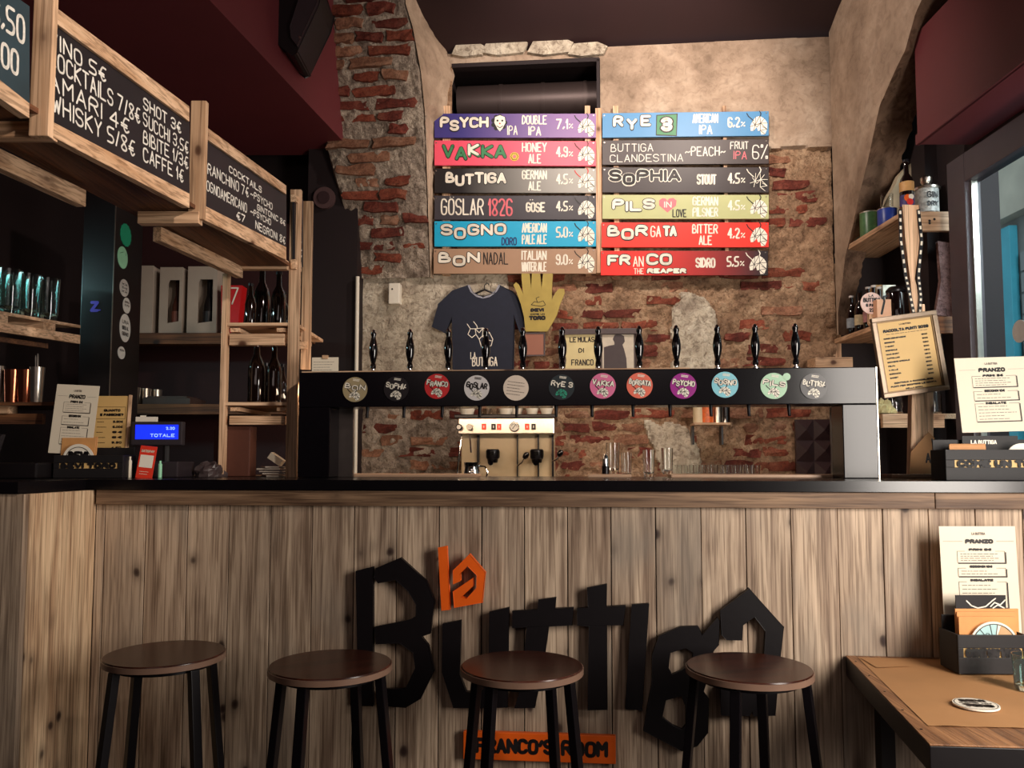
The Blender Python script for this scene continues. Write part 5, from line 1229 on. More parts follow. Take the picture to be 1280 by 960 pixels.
# ------------------------------------------------------------------ left counter things: card holders, till display
def menu_card(par, Mx, w, h, title, heads, name='menu_card', paper=None):
    mb = MB(Mx); mb.box(0, w, 0, .0016, 0, h); mb.build(name, paper or M_paper, par)
    mb = MB(Mx); text(mb, title, w*.32, h*.80, w*.70, h*.86, w*.022, -.0006); 
    mb.mi = 1; mb.quad((w*.05,-.0006,h*.832),(w*.28,-.0006,h*.832),(w*.28,-.0006,h*.835),(w*.05,-.0006,h*.835)); mb.quad((w*.74,-.0006,h*.832),(w*.96,-.0006,h*.832),(w*.96,-.0006,h*.835),(w*.74,-.0006,h*.835))
    text(mb, 'LA BUTTIGA', w*.42, h*.90, w*.60, h*.93, w*.007, -.0006, mi=1)
    for (s_, zt, zb, n) in heads:
        text(mb, s_, w*.37, h*zt, w*.66, h*(zt+.035), w*.014, -.0012, mi=0)
        zc_ = zt+.012; fr_ = [(.22,zb),(.84,zb),(.84,zc_),(.70,zc_)]; fl = [(.34,zc_),(.22,zc_),(.22,zb)]
        mb.mi = 1; mb.strokes([[(w*a, h*b) for a, b in fr_], [(w*a, h*b) for a, b in fl]], w*.006, -.0006); mb.mi = 0; mb.strokes([[(w*.23, h*(zb-.006)), (w*.85, h*(zb-.006)), (w*.85, h*(zc_-.01))]], w*.012, -.0005)
        emit_lines(mb, w*.26, w*.80, h*(zb+.01), h*(zt-.005), n, w*.008, -.0006, 1, seed=n)
    mb.build('lettering', [M_ink, M_inkg], par)
HEADS = [('PRIMI 8€', .735, .60, 4), ('SECONDI 10€', .53, .42, 2), ('INSALATE', .365, .14, 5)]
def card_holder(name, label, Mx, w, d, h, word, light='1'):
    t = thing(name, label, 'holder', M=Mx)
    def bx_(a, nm, mat=M_blkm, bev=.0015): mb = MB(Mx); mb.box(*a); return mb.build(nm, mat, t, bev=bev)
    th = .006; bx_((0, w, 0, th, 0, h*.42), 'front_panel'); bx_((0, w, 0, th, h*.66, h), 'front_panel')
    bx_((0, w*.08, 0, th, h*.4201, h*.6599), 'front_panel'); bx_((w*.92, w, 0, th, h*.4201, h*.6599), 'front_panel')
    bx_((0, th, th+.0005, d, 0, h), 'side_panel'); bx_((w-th, w, th+.0005, d, 0, h), 'side_panel'); bx_((th, w-th, d-th, d, 0, h*1.35), 'back_panel'); bx_((th, w-th, th, d-th, 0, th), 'base')
    mb = MB(Mx); mb.box(w*.0801, w*.9199, th*.6, th*.9, h*.4201, h*.6599); mb.build('slot_insert', M_yellow_paper, t)
    mb = MB(Mx); text(mb, word, w*.10, h*.415, w*.90, h*.665, h*.10, -.0002); mb.build('cut_lettering', M_blkm, t)
    return t
zc0 = ztop+.001
# left holder
pL_ = W(66, 596, 2.80); pR_ = W(152, 596, 2.80); Ml = Matrix.Translation((pL_.x, 2.80, zc0)) @ Matrix.Rotation(.03, 4, 'Z')
wl = pR_.x-pL_.x; hl = W(66, 569, 2.8).z-zc0
card_holder('card_holder', 'black cut-lettered card holder left of the till display', Ml, wl, .11, hl, 'BEVI TORO')
def leaning(name, label, px0, py_top, px1, py_bot, y, cat='menu', tilt=0, lean=.08):
    a = W(px0, py_bot, y); b = W(px1, py_top, y); w = b.x-a.x; h = b.z-a.z
    Mx = Matrix.Translation((a.x, y, a.z)) @ Matrix.Rotation(tilt, 4, 'Y') @ Matrix.Rotation(-lean, 4, 'X')
    return thing(name, label, cat, M=Mx), Mx, w, h
t, Mx, w, h = leaning('menu_sheet', 'white lunch menu sheet in the left card holder', 60, 479, 117, 566, 2.828, tilt=.05)
menu_card(t, Mx, w, h, 'PRANZO', HEADS)
t, Mx, w, h = leaning('price_sheet', 'amber price sheet behind the white lunch menu, left holder', 84, 494, 158, 595, 2.955, tilt=.0)
mb = MB(Mx); mb.box(0, w, 0, .003, 0, h); mb.build('sheet', M_yellow_paper, t)
mb = MB(Mx); text(mb, 'QUANTO', w*.56, h*.80, w*.86, h*.835, w*.018, -.0006); text(mb, 'E PASSIONE?', w*.50, h*.745, w*.92, h*.78, w*.018, -.0006)
for i in range(7): text(mb, ('5,50€','5,00€','6€','6€','3,50','4,50','5€')[i], w*.74, h*(.66-.065*i), w*.92, h*(.69-.065*i), w*.014, -.0006); emit_lines(mb, w*.46, w*.64, h*(.66-.065*i), h*(.685-.065*i), 1, w*.01, -.0006, 0, seed=i)
text(mb, 'LIVELLO', w*.56, h*.16, w*.86, h*.195, w*.018, -.0006); text(mb, 'BIRRA', w*.56, h*.10, w*.80, h*.135, w*.018, -.0006)
mb.strokes([[(w*.44,h*.71),(w*.95,h*.71),(w*.95,h*.86),(w*.44,h*.86)],[(w*.44,h*.215),(w*.95,h*.215)]], w*.006, -.0006); mb.build('lettering', M_ink, t)
mb = MB(Mx); mb.box(w*1.005, w*1.04, -.006, .006, -.012, h*1.01); mb.build('side_rail', M_pine['Z'], t)
def coaster_stack(par_label, Mx, w, n=3, words=('BEVI',), group=None):
    for i in range(n):
        t = thing('square_coaster', ('front ', 'second ', 'third ')[i]+par_label, 'coaster', M=Mx @ Matrix.Translation((i*.003, .006*i, .004*i)), group=group)
        mb = MB(Mx @ Matrix.Translation((i*.003, .006*i, .004*i))); mb.box(0, w, 0, .003, 0, w); mb.build('card', plain('tan_coaster', (206,150,92), .6, nscale=30), t, bev=.001)
        break_ = None
Mc = Matrix.Translation((W(74, 590, 2.82).x, 2.818, zc0+.022)) @ Matrix.Rotation(-.1, 4, 'X')
coaster_stack('tan card coaster in the left holder', Mc, .12, 2, group='tan coasters in the left holder')
rc = thing('round_coaster', 'white round coaster with black lettering in the left holder', 'coaster', M=Matrix.Translation((W(97, 590, 2.81).x, 2.8105, zc0+.064)))
mb = MB(WM[rc.name]); mb.disc((0,0), .055, 0, 32, .003); mb.build('disc', M_white, rc); mb = MB(WM[rc.name]); text(mb, 'BEVI', -.036, -.002, .036, .030, .010, -.0008); mb.strokes([[(.044*math.cos(a*PI/16), .044*math.sin(a*PI/16)) for a in range(33)]], .002, -.0008); mb.build('lettering', M_ink, rc)
# till customer display
yd = 2.93
td = thing('till_display', 'black till customer display with a glowing blue screen on a stand', 'display', (W(196, 597, yd).x, yd, zc0))
a = W(163, 560, yd); b = W(228, 527, yd); mb = MB(); mb.box(a.x, b.x, yd, yd+.03, a.z+.01, b.z); mb.build('housing', plain('display_plastic', (52,46,50), .35), td, bev=.004)
a2 = W(169, 549, yd-.001); b2 = W(223, 531, yd-.001); mb = MB(); mb.box(a2.x, b2.x, yd-.002, yd-.0003, a2.z, b2.z); mb.build('screen', M_lens, td)
mb = MB(); text(mb, 'TOTALE', a2.x+.055, a2.z+.008, b2.x-.012, a2.z+.020, .0022, yd-.0026); text(mb, '2,20', b2.x-.045, b2.z-.018, b2.x-.012, b2.z-.008, .002, yd-.0026); mb.build('digits', plain('lcd_digits', (150,180,255), .3, emit=1.2), td)
mb = MB(); x_ = (a.x+b.x)/2; mb.tube([(x_+.03, yd+.02, a.z+.012), (x_+.03, yd+.02, zc0+.05)], .012, 10); mb.build('stand', M_blkm, td)
mb = MB(); c_ = W(166, 597, yd); d_ = W(227, 577, yd); mb.box(c_.x, d_.x, yd-.03, yd+.12, zc0, d_.z); mb.build('base', plain('till_plastic', (46,38,42), .4), td, bev=.005)
a = W(163, 527, yd); b = W(190, 521, yd); mb = MB(); mb.box(a.x, b.x, yd+.04, yd+.05, b.z-.06, b.z+.002); mb.box(a.x+.012, a.x+.03, yd+.05, yd+.06, b.z-.06, b.z+.008)
mb.build('receipt_paper', M_white, td)
a = W(168, 597, 2.83); b = W(193, 556, 2.83)
rcg = thing('red_payment_card', 'small red sign card with a white panel leaning before the till display', 'sign', M=Matrix.Translation((a.x, 2.835, zc0)) @ Matrix.Rotation(.10, 4, 'Y') @ Matrix.Rotation(-.1, 4, 'X'))
Mx = WM[rcg.name]; w = b.x-a.x-.008; h = b.z-zc0; mb = MB(Mx); mb.box(0, w, 0, .003, 0, h); mb.build('card', plain('red_card', (226,58,38), .4), rcg, bev=.001)
mb = MB(Mx); mb.quad((w*.1,-.0006,h*.34),(w*.9,-.0006,h*.34),(w*.9,-.0006,h*.72),(w*.1,-.0006,h*.72)); mb.build('white_panel', M_white, rcg)
mb = MB(Mx); text(mb, 'SATISPAY', w*.1, h*.80, w*.9, h*.88, .0022, -.001); emit_lines(mb, w*.2, w*.8, h*.1, h*.25, 2, .0018, -.001, 0); mb.build('lettering', M_paper, rcg)
for i, (px, hh, m_) in enumerate(((162, .075, M_paper), (200, .06, M_stk['m']))):
    q = W(px, 590, 2.86); mb = MB(); mb.lathe([(0,0),(.007,0),(.007,hh*.8),(.004,hh*.85),(.004,hh),(0,hh)], c=(q.x, 2.86, zc0), n=12); tag(mb.build('marker_pen', m_, smooth=True), ('white marker pen standing left of the red card', 'mint marker pen standing right of the red card')[i], 'pen')
# dark till body at the far left
tb = thing('cash_till', 'dark low till machine at the far left behind the counter corner', 'till', (W(20, 600, 2.72).x, 2.72, zc0))
a = W(-60, 598, 2.72); b = W(46, 583, 2.72); mb = MB(); mb.box(a.x, b.x, 2.72, 2.93, zc0, b.z+.012); mb.build('body', M_blk, tb, bev=.006)
mb = MB(); q = W(50, 545, 2.82); mb.hexa([(a.x+.1,2.56,b.z+.013),(q.x-.02,2.56,b.z+.013),(q.x-.02,2.62,b.z+.013),(a.x+.1,2.62,b.z+.013),(a.x+.1,2.64,q.z),(q.x-.02,2.64,q.z),(q.x-.02,2.66,q.z),(a.x+.1,2.66,q.z)]); mb.build('screen_panel', M_blkm, tb)
# ------------------------------------------------------------------ right side: wall shelves and what stands on them
YN = 3.62
def SX(px, py, x): return WX(px, py, x)
rs = thing('wall_shelf_unit', 'rough pine wall shelf unit with two long shelves in the right corner', 'shelf', (1.9, 4.0, H))
def shelf_r(pf, pn, ye, label_z=None, depth=.24, th=.022):
    # pf far-front px, pn near-front px: front edge seen from below
    far = W(pf[0], pf[1], 4.32); near = W(pn[0], pn[1], YN); z = (far.z+near.z)/2
    return far, near
def long_shelf(fx, fy, nx_, ny, name):
    far = W(fx, fy, 4.34); near = W(nx_, ny, YN); z = far.z*.5+near.z*.5
    far.z = far.z; mb = MB(); x2 = 2.02; th = Vector((0,0,.024))
    p = [Vector(near), Vector((x2, YN, near.z)), Vector((x2+.0, 4.34, far.z)), Vector(far)]
    mb.hexa([a-th for a in p]+p); mb.build('shelf_board', M_pine['Y'], rs, bev=.002); return far, near
F1, N1 = long_shelf(1043, 317, 1124, 266, 's'); F2, N2 = long_shelf(1043, 424, 1110, 400, 's'); F3, N3 = long_shelf(1046, 518, 1112, 517, 's')
a = W(1124, 290, YN-.01); b = W(1186, 266, YN-.01); mb = MB(); mb.box(a.x, b.x, YN-.03, YN-.005, a.z, b.z); mb.build('end_block', M_pine['X'], rs, bev=.002)
for (px, py) in ((1162, 276), (1168, 274), (1162, 279)): q = W(px, py, YN-.031); mb = MB(Matrix.Translation((q.x, 0, q.z))); mb.disc((0,0), .006, YN-.0315, 10); mb.build('knot_hole', M_ink, rs)
a = W(1100, 535, YN); b = W(1176, 518, YN); mb = MB(); mb.box(a.x, b.x, YN-.03, YN-.005, a.z, b.z); mb.build('end_block', M_pine['X'], rs, bev=.002)
a = W(1150, 418, YN); b = W(1188, 397, YN); mb = MB(); mb.box(a.x, b.x+.05, YN-.03, YN-.005, a.z, b.z); mb.build('end_block', M_dpine, rs, bev=.002)
a = W(1036, 470, 4.36); b = W(1048, 330, 4.36); mb = MB(); mb.box(a.x, b.x, 4.35, 4.38, 1.0, b.z); mb.build('upright', M_pine['Z'], rs, bev=.002)
mb = MB(); mb.box(b.x, 2.02, 4.35, 4.36, 1.0, F1.z-.03); mb.build('back_panel', M_dark, rs)
a = W(1018, 463, 4.2); b = W(1064, 447, 4.2); mb = MB(); mb.box(a.x, b.x, 4.18, 4.30, a.z-.02, b.z); mb.build('low_block', M_pine['X'], rs, bev=.002)
def on(F_, N_, t, off): p = F_.lerp(N_, t); return Vector((p.x+off, p.y, p.z+.001))
# tins and jars on the top shelf
def tin(p, r, h, m, label, cap=None, cat='tin', name='tin_can', group=None, bandm=None):
    t = thing(name, label, cat, p, group=group)
    mb = MB(); mb.lathe([(0,0),(r,0),(r,h*.96),(r*.96,h),(r*.9,h*.985),(0,h*.985)], n=22); mb.build('body', m, t, local=True, smooth=True)
    mb = MB(); mb.lathe([(r+.0012,h*.95),(r+.0012,h*.985)], n=22); mb.build('rim', cap or M_steel, t, local=True)
    if bandm: mb = MB(); mb.lathe([(r+.0008,h*.12),(r+.0008,h*.86)], n=22); mb.build('tin_label', bandm, t, local=True, smooth=True)
    return t
M_gtin = plain('green_tin', (74,112,70), .35, noise_amt=.3, nscale=40); M_btin = plain('blue_tin', (40,62,150), .35, noise_amt=.1); M_gytin = plain('grey_green_tin', (110,122,100), .35, noise_amt=.25, nscale=50)
tin(on(F1, N1, .06, .045), .035, .13, M_steel, 'slim steel tin at the wall end of the top right shelf', group='tins on the top right shelf', bandm=M_gytin)
tin(on(F1, N1, .22, .045), .042, .115, M_gytin, 'grey green tin, second from the wall on the top right shelf', group='tins on the top right shelf')
tin(on(F1, N1, .45, .048), .048, .125, M_gtin, 'dark green patterned tin, third on the top right shelf', group='tins on the top right shelf')
tin(on(F1, N1, .70, .05), .045, .085, M_btin, 'squat blue tin on the top right shelf', group='tins on the top right shelf')
p = on(F1, N1, .70, .05); mb = MB(); mb.lathe([(0,0),(.028,0),(.030,.07),(.0285,.07),(.0265,.004),(0,.004)], c=p+Vector((0,0,.087)), n=16)
tag(mb.build('small_glass', M_glass, smooth=True), 'small clear glass standing on the squat blue tin', 'glass')
# burlap sack and board
SK = [(1104,292),(1104,262),(1110,245),(1118,232),(1124,218),(1132,209),(1140,206),(1148,208),(1153,216),(1152,226),(1146,232),(1140,240),(1130,262),(1124,282)]
y = 3.92; pts = [(W(px, py, y).x, W(px, py, y).z) for px, py in SK]; mb = MB(); zs_ = on(F1, N1, .8, 0).z; pts = [(x, max(z, zs_+.003)) for x, z in pts]
mb.poly(pts, y, y+.035); tag(mb.build('cloth_sack', plain('pale_canvas', (206,190,160), .85, noise_amt=.12, nscale=14, bump=.4), bev=.010, smooth=True), 'pale canvas bag slumped behind the tall dark bottle', 'bag')
WB = [(0,0),(.040,0),(.043,.012),(.043,.20),(.036,.235),(.016,.27),(.0145,.34),(.017,.342),(.017,.36),(0,.36)]
q = W(1133, 263, 3.67); s_ = (W(1133, 201, 3.67).z-N1.z)/.36
t = bottle('tall_bottle', 'tall dark bottle with a gold and red picture label on the top shelf', q.x+.005, 3.67, N1.z+.003, s_, M_bottle, None, None, M_iron, WB)
mb = MB(); mb.lathe([(.0438*s_,.045*s_),(.0438*s_,.125*s_)], n=24); mb.build('bottle_label', plain('picture_label', (60,50,110), .5, noise_amt=.4, nscale=60), t, local=True, smooth=True)
mb = MB(); mb.lathe([(.0441*s_,.150*s_),(.0441*s_,.212*s_)], n=24); mb.build('bottle_label', plain('gold_label', (206,156,96), .5, noise_amt=.1), t, local=True, smooth=True)
mb = MB(Matrix.Translation(t.location)); 
for k_, (a_, z_, r_, m_) in enumerate(((-.4, .10, .018, 0), (.1, .108, .013, 1), (-.1, .075, .016, 2))): 
    mb.mi = m_; R_ = .0446*s_; mb.poly([(R_*math.sin(a_)+r_*math.cos(j*PI/5), z_*s_+r_*math.sin(j*PI/5)) for j in range(10)], -R_-.0005-.0004*k_)
mb.build('label_figure', [M_orange, M_white, M_redp], t)
q = W(1159, 264, 3.72)
t = thing('white_canister', 'white printed canister with chrome stopper beside the tall dark bottle', 'canister', (q.x, 3.72, N1.z+.003)); r_ = .052
mb = MB(); mb.lathe([(0,0),(r_*1.12,0),(r_*1.15,.012),(r_*1.05,.022),(0,.022)], n=28); mb.build('foot', M_steel, t, local=True, smooth=True)
mb = MB(); mb.lathe([(0,.0221),(r_,.0221),(r_,.135),(0,.135)], n=28); mb.build('body', plain('printed_white', (196,192,186), .4, noise_amt=.45, nscale=70), t, local=True, smooth=True)
mb = MB(); mb.lathe([(0,.1351),(r_*1.15,.1351),(r_*1.15,.145),(r_*.5,.152),(r_*.35,.165),(r_*.5,.178),(r_*.5,.196),(r_*.25,.208),(0,.21)], n=24); mb.build('stopper', M_steel, t, local=True, smooth=True)
mb = MB(Matrix.Translation(t.location)); text(mb, 'GIN', -.026, .085, .026, .115, .005, -r_-.002); text(mb, 'DRY', -.026, .045, .026, .07, .005, -r_-.002); mb.build('lettering', M_ink, t)
# bottles on the lower shelf
BL = plain('label_cream', (206,188,150), .5, noise_amt=.3, nscale=60); BL2 = plain('label_grey', (150,160,170), .5, noise_amt=.3, nscale=60); BL3 = plain('label_orange', (206,120,64), .5, noise_amt=.35, nscale=60); BL4 = plain('label_mauve', (170,120,120), .5, noise_amt=.3, nscale=60)
capw = plain('pale_cap', (206,196,190), .4)
spec = [(1045, 385-15, 424, 4.18, .03, BL2, capw, 'dark beer bottle with a grey label, nearest the brick wall'), (1056, 364, 420, 4.08, .06, BL, M_iron, 'dark beer bottle with a cream label, second from the wall'), (1068, 359, 415, 3.98, .05, BL4, capw, 'dark beer bottle with a mauve label in the middle'), (1079, 357, 411, 3.92, .10, BL3, capw, 'dark beer bottle with an orange label behind the round sign'), (1087, 359, 409, 3.86, .13, BL, capw, 'dark beer bottle rising behind the round sign')]
def shelf_z(F_, N_, y): t_ = (y-F_.y)/(N_.y-F_.y); return F_.z+(N_.z-F_.z)*t_+.001
for (px, yt, yb, y, off, lab, cp_, lb) in spec:
    z = shelf_z(F2, N2, y); x = W(px, 400, y).x; x = max(x, F2.x+.03); s_ = (W(px, yt, y).z-z)/.285
    bottle('beer_bottle', lb, x, y, z, s_, M_bottle, 'beer bottles on the lower right shelf', lab, cp_)
t = thing('round_sign', 'small round pink sign with handwritten offer leaning on the bottles', 'sign', (W(1094, 393, 3.74).x, 3.74, W(1094, 408, 3.74).z))
c_ = W(1089.5, 379, 3.74); mb = MB(Matrix.Translation((c_.x, 0, c_.z))); mb.disc((0,0), .052, 3.74, 30, .004); mb.build('disc', plain('pink_card', (232,196,184), .5), t)
mb = MB(Matrix.Translation((c_.x, 0, c_.z))); text(mb, 'LA', -.014, .030, .010, .042, .003, 3.739); text(mb, 'BUTTIGA', -.040, .004, .042, .026, .005, 3.739); text(mb, '6 PACK', -.028, -.018, .032, -.002, .0045, 3.739); text(mb, '22€', -.014, -.042, .024, -.024, .0045, 3.739)
mb.build('lettering', M_ink, t)
mb = MB(); z = shelf_z(F2, N2, 3.745); mb.box(c_.x-.012, c_.x+.012, 3.7445, 3.765, z, c_.z-.02); mb.build('stand', M_pine['Z'], t)
def box_at(name, label, px0, py0, px1, y, F_, N_, d, m, cat='box', draw=None, group=None):
    z = shelf_z(F_, N_, y); a = W(px0, py0, y); b = W(px1, py0, y); t = thing(name, label, cat, ((a.x+b.x)/2, y, z), group=group)
    mb = MB(); mb.box(a.x, b.x, y, y+d, z, a.z); mb.build('carton', m, t, bev=.002)
    if draw: draw(t, a.x, b.x, z, a.z, y)
    return t
def d_box(t, x0, x1, z0, z1, y):
    mb = MB(); mb.strokes([[(x0+.02, z0+.04), (x0+.035, z0+.10), (x0+.03, z0+.12), (x0+.05, z0+.125)]], .010, y-.001); mb.build('print', M_ink, t)
box_at('pink_box', 'salmon carton with black brush print behind the round sign', 1096, 374, 1114, 3.70, F2, N2, .10, plain('salmon_carton', (230,176,140), .5, noise_amt=.06), draw=d_box)
box_at('tan_box', 'tan kraft carton behind the salmon box', 1092, 356, 1103, 3.97, F2, N2, .06, plain('kraft_carton', (190,150,98), .6))
box_at('silver_tin', 'silver printed tin box beside the tan carton', 1103, 356, 1120, 3.90, F2, N2, .09, plain('silver_print', (180,176,160), .35, .4, noise_amt=.3, nscale=40), 'tin')
t = thing('dark_grinder', 'dark lidded jar on the lower right shelf beside the silver tin', 'jar', (W(1126, 400, 3.72).x, 3.76, shelf_z(F2, N2, 3.76)))
mb = MB(); mb.lathe([(0,0),(.045,0),(.048,.01),(.046,.14),(.040,.15),(0,.15)], n=20); mb.build('body', M_bottle, t, local=True, smooth=True)
mb = MB(); mb.lathe([(0,.151),(.044,.151),(.046,.16),(.030,.178),(.010,.182),(0,.182)], n=20); mb.build('lid', M_iron, t, local=True, smooth=True)
for i, (px, y) in enumerate(((1118, 3.75), (1150, 3.72), (1166, 3.74), (1186, 3.86))):
    z = shelf_z(F3, N3, min(4.3, y)); mb = MB(); mb.lathe([(0,0),(.036,0),(.038,.012),(.038,.085),(.030,.105),(.028,.13),(.026,.13),(.028,.105),(.035,.084),(.035,.006),(0,.006)], n=18); o = mb.build('glass_carafe', M_glass, loc=(0,0,0), smooth=True); o.location = (W(px, 500, y).x, y, z)
    tag(o, ('small clear glass carafe left of the framed price list, bottom shelf', 'clear glass carafe half behind the framed price list', 'clear glass carafe right of the wooden post', 'rightmost clear glass carafe on the bottom shelf')[i], 'carafe', 'carafes on the bottom right shelf')
crumple('paper_bag', 'crumpled pale food bag on the bottom right shelf', Vector((W(1105, 515, 3.70).x, 3.70, shelf_z(F3, N3, 3.70))), .05, .04, .06, plain('pale_wrapper', (190,180,130), .6, noise_amt=.3, nscale=20), 'bag', 9)
# sculpture plate on the wall
pts = [(1176,300),(1188,303),(1187,394),(1173,392),(1178,350),(1182,320)]
y = 3.70; mb = MB(); mb.poly([(W(a_, b_, y).x, W(a_, b_, y).z) for a_, b_ in ((1173,302),(1191,304),(1191,396),(1170,393),(1176,350))], y, y+.02)
tag(mb.build('wall_plaque', stone('mauve_relief', ((96,70,68),(136,104,100),(156,124,118)), 12, 60, .6, .8, .01), bev=.003), 'dark mauve relief plaque standing behind the shelf end', 'plaque')

# ------------------------------------------------------------------ window in the right wall
XW = 1.95
win = thing('window_1', None, None, (XW, 3.0, 1.0)); structure(win)
M_wf = plain('grey_window_frame', (74,66,72), .45, nscale=10, noise_amt=.1)
yj = SX(1190, 400, XW).y; yj2 = SX(1212, 400, XW).y; zt1 = SX(1190, 201, XW).z
zi = SX(1214, 222, XW).z
mb = MB(); mb.box(XW, XW+.07, yj2, yj, .9, zt1); mb.build('jamb', M_wf, win, bev=.004)
mb = MB(); mb.box(XW-.0, XW+.07, 1.4, yj2-.0005, zi+.0, zt1); mb.build('head', M_wf, win, bev=.004)
mb = MB(); mb.box(XW+.0, XW+.07, 1.4, yj2-.0005, .9, 1.0); mb.build('sill', M_wf, win, bev=.004)
mb = MB(); mb.box(XW+.030, XW+.034, 1.4, yj2-.001, 1.0005, zi-.0005); mb.build('pane', M_clear_pane, win)
mb = MB(); mb.box(XW+.02, XW+.045, yj2-.018, yj2-.001, 1.0005, zi-.0005); mb.build('glazing_bead', M_steel, win)
mb = MB(); mb.box(2.0, 2.059, 3.79, yj+.5, 0, zc); structure(mb.build('trim_8', M_dark))
q = SX(1274, 414, XW+.028); mb = MB(Matrix.Translation((XW+.029, q.y, q.z)) @ Matrix.Rotation(PI/2, 4, 'Z') @ Matrix.Rotation(PI, 4, 'Z')); mb.disc((0,0), .045, 0, 24, .001)
mb.build('round_sticker', M_stk['w'], win)
# street side seen through the glass
def emis(name, c, s): 
    m, nt, b = newmat(name); b.inputs['Base Color'].default_value = lin(c); b.inputs['Roughness'].default_value = .7; return m
M_teal = plain('teal_shutter_paint', (60,150,170), .6, nscale=6, noise_amt=.12); M_gst = plain('grey_street_wall', (120,116,112), .8, nscale=5, noise_amt=.15)
fac = thing('street_facade', 'grey building facade seen through the window', 'building', (3.6, 3.2, 0))
mb = MB(); mb.box(3.6, 3.8, .8, 7.5, 0, 3.9); mb.build('wall', M_gst, fac)
M_ps = plain('pale_stone', (176,164,150), .8, nscale=3, noise_amt=.25)
for y, w_ in ((6.12, .13), (5.60, .15), (4.9, .3), (4.1, .3)):
    mb = MB(); mb.box(3.54, 3.599, y, y+w_, .3, 2.9); mb.build('shutter', M_teal, fac, bev=.004)
for y, w_ in ((5.80, .26), (5.25, .28), (6.32, .25)):
    for k_ in range(16): mb = MB(); mb.box(3.565, 3.599, y, y+w_, .3+k_*.15, .435+k_*.15); mb.build('louvre_slat', plain('grey_slat', (112,112,112), .5) if k_ == 0 and y == 5.80 else bpy.data.materials['grey_slat'], fac)
mb = MB(); mb.box(3.5, 3.599, 1.5, 7.4, 2.95, 3.9); mb.build('cornice', M_ps, fac)
mb = MB(); mb.quad((2.1, -1, 0), (6, -1, 0), (6, 9, 0), (2.1, 9, 0)); structure(mb.build('floor_street', M_gst))
area('street_daylight', (2.7, 2.6, 3.0), (3.6, 5.8, 1.8), 1.0, 1.5, 60, (0.80, 0.95, 1.0))

# ------------------------------------------------------------------ wooden display post with framed price list
yP = 2.86
zP0 = ztop+.001
dp = thing('display_post', 'weathered wooden display post on the counter with a tapered blade at the top', 'stand', (W(1150, 600, yP).x, yP, zP0))
def yq(px, py, y=yP): q = W(px, py, y); return (q.x, q.z)
mb = MB(); a = W(1128, 592, yP); mb.poly([yq(1138, 596), yq(1167, 596), yq(1167, 490), yq(1160, 430), yq(1156, 380), yq(1150, 380), yq(1146, 430), yq(1140, 490)], yP, yP+.03); mb.build('post', M_pine['Z'], dp, bev=.002)
mb = MB(); mb.poly([yq(1127, 258), yq(1146, 258), yq(1148, 300), yq(1140, 352), yq(1137, 352), yq(1129, 300)], yP-.012, yP+.012); mb.build('blade', M_pine['Z'], dp, bev=.003)
mb = MB(); mb.poly([yq(1136, 345), yq(1141, 345), yq(1152, 385), yq(1152, 430), yq(1147, 430), yq(1140, 385)], yP-.008, yP+.02); mb.build('neck', M_pine['Z'], dp)
for side, pts in enumerate((((1125,262),(1126,300),(1132,345),(1138,372),(1144,400),(1146,436)), ((1148,262),(1152,300),(1148,345),(1151,372),(1149,400),(1151,436)))):
    mb = MB(); q = [W(a_, b_, yP-.015) for a_, b_ in pts]
    for a_, b_ in zip(q, q[1:]): mb.beam(a_, b_, .012, .002, up=(0,1,0))
    mb.build('patterned_strap', M_iron, dp)
    mb = MB()
    for a_, b_ in zip(q, q[1:]):
        n_ = 4
        for k_ in range(n_):
            c0 = a_.lerp(b_, (k_+.15)/n_); c1 = a_.lerp(b_, (k_+.6)/n_); c0.y -= .0015; c1.y -= .0015; mb.beam(c0, c1, .007, .001, up=(0,1,0))
    mb.build('strap_marks', M_paper, dp)
mb = MB(); mb.box(W(1105, 600, yP).x, W(1190, 600, yP).x, yP-.06, yP+.08, zP0-.0003, zP0+.012); mb.build('base', M_dpine, dp, bev=.002)
cone = [yq(1160, 540, yP-.03), yq(1168, 548, yP-.03), yq(1178, 592, yP-.03), yq(1136, 592, yP-.03), yq(1138, 565, yP-.03)]
mb = MB(); cone = [(x, max(z, zP0+.0125)) for x, z in cone]; mb.poly(cone, yP-.034, yP-.030); pc = mb.build('card_sleeve', M_kraft, dp)
mb = MB(); text(mb, 'VAI', yq(1158, 563)[0], yq(0, 562, yP-.03)[1], yq(1172, 563)[0], yq(0, 548, yP-.03)[1], .006, yP-.035); text(mb, 'A UN', yq(1150, 563)[0], yq(0, 579, yP-.03)[1], yq(1174, 563)[0], yq(0, 566, yP-.03)[1], .006, yP-.035); text(mb, 'PO', yq(1158, 563)[0], yq(0, 591, yP-.03)[1], yq(1174, 563)[0], yq(0, 581, yP-.03)[1], .006, yP-.035); mb.build('lettering', M_ink, dp)
